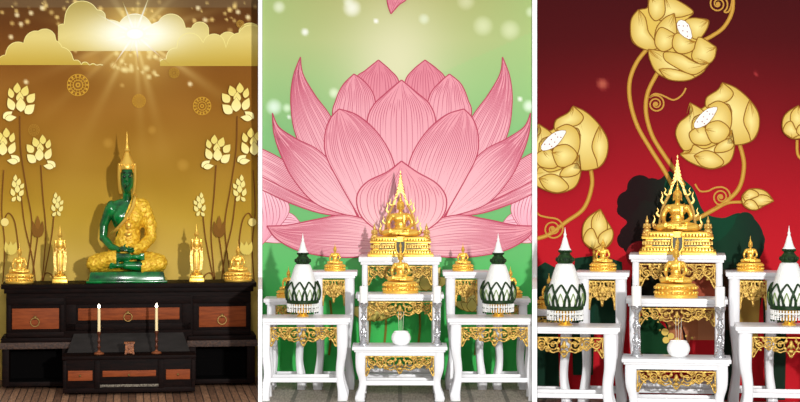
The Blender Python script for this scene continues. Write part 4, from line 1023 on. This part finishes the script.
# ------------------------------------------------------------------ folded-leaf and jasmine arrangements
def phum(bay,label,x,y,z):
    t=bay.thing('leaf_arrangement',label,'flower arrangement',x,y,z)
    u=.01
    b=MB(); b.lathe([(.001,0),(6*u,0),(6.3*u,1*u),(4.5*u,2*u),(5.5*u,4*u),(6*u,6*u),(4*u,8*u),(3.4*u,9.5*u),(5*u,11*u),(9*u,13*u),(10*u,15*u),(.001,15*u)],n=24)
    for i in range(10):
        a=2*PI*i/10; b.ell((5.8*u*math.cos(a),5.8*u*math.sin(a),5*u),(1.*u,1.*u,1.8*u),n=5)
        b.ell((8.4*u*math.cos(a),8.4*u*math.sin(a),12.6*u),(1.2*u,1.2*u,1.4*u),n=5)
    b.out('gold_stand',M_GOLD,t)
    b=MB(); b.lathe([(.001,14.5*u),(15*u,14.5*u),(16.3*u,15*u),(16.3*u,17.6*u),(15*u,18.5*u),(.001,18.5*u)],n=32); b.out('leaf_tray',M_LEAF,t)
    # hanging garlands round the rim
    b=MB()
    n=36
    for i in range(n):
        a=2*PI*i/n; X,Yy=15.4*u*math.cos(a),15.4*u*math.sin(a)
        for k in range(6): b.ell((X,Yy,(13.6-k*1.5)*u),(.8*u,.8*u,.85*u),n=4)
        a2=2*PI*(i+.5)/n
        for k in range(3): b.ell((15.8*u*math.cos(a+(a2-a)*2*k/3),15.8*u*math.sin(a+(a2-a)*2*k/3),(12.6-1.3*math.sin(PI*k/3))*u),(.6*u,.6*u,.55*u),n=4)
    o=b.out('jasmine_fringe',M_JAS,t)
    b=MB()
    for i in range(n):
        a=2*PI*i/n; b.ell((15.4*u*math.cos(a),15.4*u*math.sin(a),(4.6 if i%2 else 9.5)*u),(.8*u,.8*u,1.*u),n=4)
    b.out('fringe_tips',M_LEAF,t)
    b=MB(); b.lathe([(.001,18*u),(15*u,18*u),(17*u,25*u),(16.6*u,30*u),(14.*u,36*u),(12.2*u,42*u),(10*u,50*u),(7.8*u,56*u),(6*u,57.5*u),(.001,58*u)],n=32); b.out('jasmine_cone',M_JAS,t)
    # pointed leaf arches
    b=MB(); n=10
    R=lambda zz:(15.6+1.9*math.sin(PI*min(1,(zz-18)/20)) - max(0,zz-30)*.12)*u+.004
    for i in range(n):
        a0=2*PI*(i+.25)/n; hw=PI/n*1.0
        for s in (-1,1):
            pts=[]
            for q in range(13):
                f=q/12; zz=18+20.5*f; aa=a0+s*hw*1.45*math.cos(f*PI/2)**.8
                r=R(zz); pts.append((r*math.cos(aa),r*math.sin(aa),zz*u))
            b.tube(pts,[.0125*(1-.35*q/12) for q in range(13)],6,flat=.8)
    b.out('leaf_arches',M_LEAF,t)
    b=MB()
    for i in range(n):
        a0=2*PI*(i+.25)/n
        for s in (-1,1):
            pts=[]
            for q in range(9):
                f=q/8; zz=18.5+12*f; aa=a0+s*PI/n*.5*math.cos(f*PI/2); r=R(zz)+.002; pts.append((r*math.cos(aa),r*math.sin(aa),zz*u))
            b.tube(pts,.0045,5)
    b.out('inner_leaf_arches',M_LEAFP,t)
    b=MB(); b.lathe([(5.6*u,56.6*u),(7.2*u,58.5*u),(7.6*u,61.5*u),(6.2*u,64*u),(4.6*u,66*u),(4.6*u,67*u),(5.4*u,69*u),(3.2*u,70.5*u),(.001,70.5*u)],n=24)
    for i in range(16):
        a=2*PI*i/16; b.ell((7.4*u*math.cos(a),7.4*u*math.sin(a),61*u),(1.2*u,1.2*u,2*u),n=5); b.ell((5.2*u*math.cos(a),5.2*u*math.sin(a),68.6*u),(1.*u,1.*u,1.2*u),n=5)
    b.out('leaf_collar',M_LEAF,t)
    b=MB(); b.lathe([(.001,69.6*u),(5.6*u,69.8*u),(4.2*u,72*u),(3.*u,76*u),(2.*u,80*u),(1.1*u,82.5*u),(1.4*u,84*u),(.7*u,86*u),(.001,91*u)],n=20); b.out('jasmine_spire',M_JAS,t)
    return t
ph=phum(B2,'white jasmine cone with dark leaf arches on the left wide table, pink mural bay',B2.X(302.8,20.3),20.3,T['b2sl'][1])
dup(ph,B2,B2.X(498.2,20.3),20.3,T['b2sr'][1],'white jasmine cone with dark leaf arches on the right wide table, pink mural bay')
ph.scale=(1,1,.93)
for o in C.objects:
    if o.name.startswith('leaf_arrangement'): o.scale=(1,1,.93)
dup(ph,B3,B3.X(565,20.27),20.27,T['b3sl'][1],'white jasmine cone with dark leaf arches on the left wide table, red mural bay',sc=(1.15,1.15,1.09))
dup(ph,B3,B3.X(789,20.27),20.27,T['b3sr'][1],'white jasmine cone with dark leaf arches at the far right, red mural bay',sc=(1.15,1.15,1.09))

# ------------------------------------------------------------------ light
def spot(bay,x,Y,z,tx,tY,tz,power,name,size=.05,ang=74):
    l=bpy.data.lights.new(name,'SPOT'); l.energy=power; l.spot_size=math.radians(ang); l.spot_blend=.35; l.shadow_soft_size=size; l.color=(1,.985,.96)
    o=bpy.data.objects.new(name,l); C.objects.link(o); p=bay.rot@Vector((x,Y,z)); q=bay.rot@Vector((tx,tY,tz)); o.location=p
    o.rotation_euler=(q-p).to_track_quat('-Z','Y').to_euler()
def flood(name,loc,to,power,ang,size):
    l=bpy.data.lights.new(name,'SPOT'); l.energy=power; l.spot_size=math.radians(ang); l.spot_blend=.4; l.shadow_soft_size=size; l.color=(1,.99,.97)
    o=bpy.data.objects.new(name,l); C.objects.link(o); o.location=loc; o.rotation_euler=(Vector(to)-Vector(loc)).to_track_quat('-Z','Y').to_euler()
flood('key_floodlight',(3.6,3.,3.7),(0,21.5,2.),7600,40,.22)
flood('added_fill_spot',(-1.,4.5,4.6),(0,21.5,1.8),1500,50,.8)  # unseen fill lamp, added to brighten all bays from the front
w=bpy.data.worlds.new('world'); bpy.context.scene.world=w; w.use_nodes=True; nt=w.node_tree
bgn=nt.nodes['Background']; tc=nt.nodes.new('ShaderNodeTexCoord'); sx=nt.nodes.new('ShaderNodeSeparateXYZ'); mr=nt.nodes.new('ShaderNodeMapRange'); rp=nt.nodes.new('ShaderNodeValToRGB')
mr.inputs[1].default_value=-1; mr.inputs[2].default_value=1
e=rp.color_ramp.elements; e[0].position=.3; e[0].color=(.10,.09,.08,1); e[1].position=1.; e[1].color=(1.5,1.5,1.5,1)
q=e.new(.48); q.color=(.25,.24,.23,1); q=e.new(.56); q.color=(.8,.8,.8,1); q=e.new(.75); q.color=(1.1,1.1,1.1,1)
L=nt.links.new; L(tc.outputs['Generated'],sx.inputs[0]); L(sx.outputs[2],mr.inputs[0]); L(mr.outputs[0],rp.inputs[0]); L(rp.outputs[0],bgn.inputs['Color']); bgn.inputs['Strength'].default_value=.4

# ------------------------------------------------------------------ camera
cam=bpy.data.cameras.new('camera'); co=bpy.data.objects.new('camera',cam); C.objects.link(co)
cam.sensor_width=36; cam.lens=36*F/800; cam.clip_end=100
co.location=(0,0,ZC); co.rotation_euler=(PI/2,0,0); cam.shift_y=-(201-HY)/800
sc=bpy.context.scene; sc.camera=co
sc.view_settings.view_transform='Standard'; sc.view_settings.look='None'; sc.view_settings.gamma=1; sc.view_settings.exposure=.33
sc.view_settings.use_curve_mapping=False
for o in C.objects:
    if 'ztop' in o: del o['ztop']
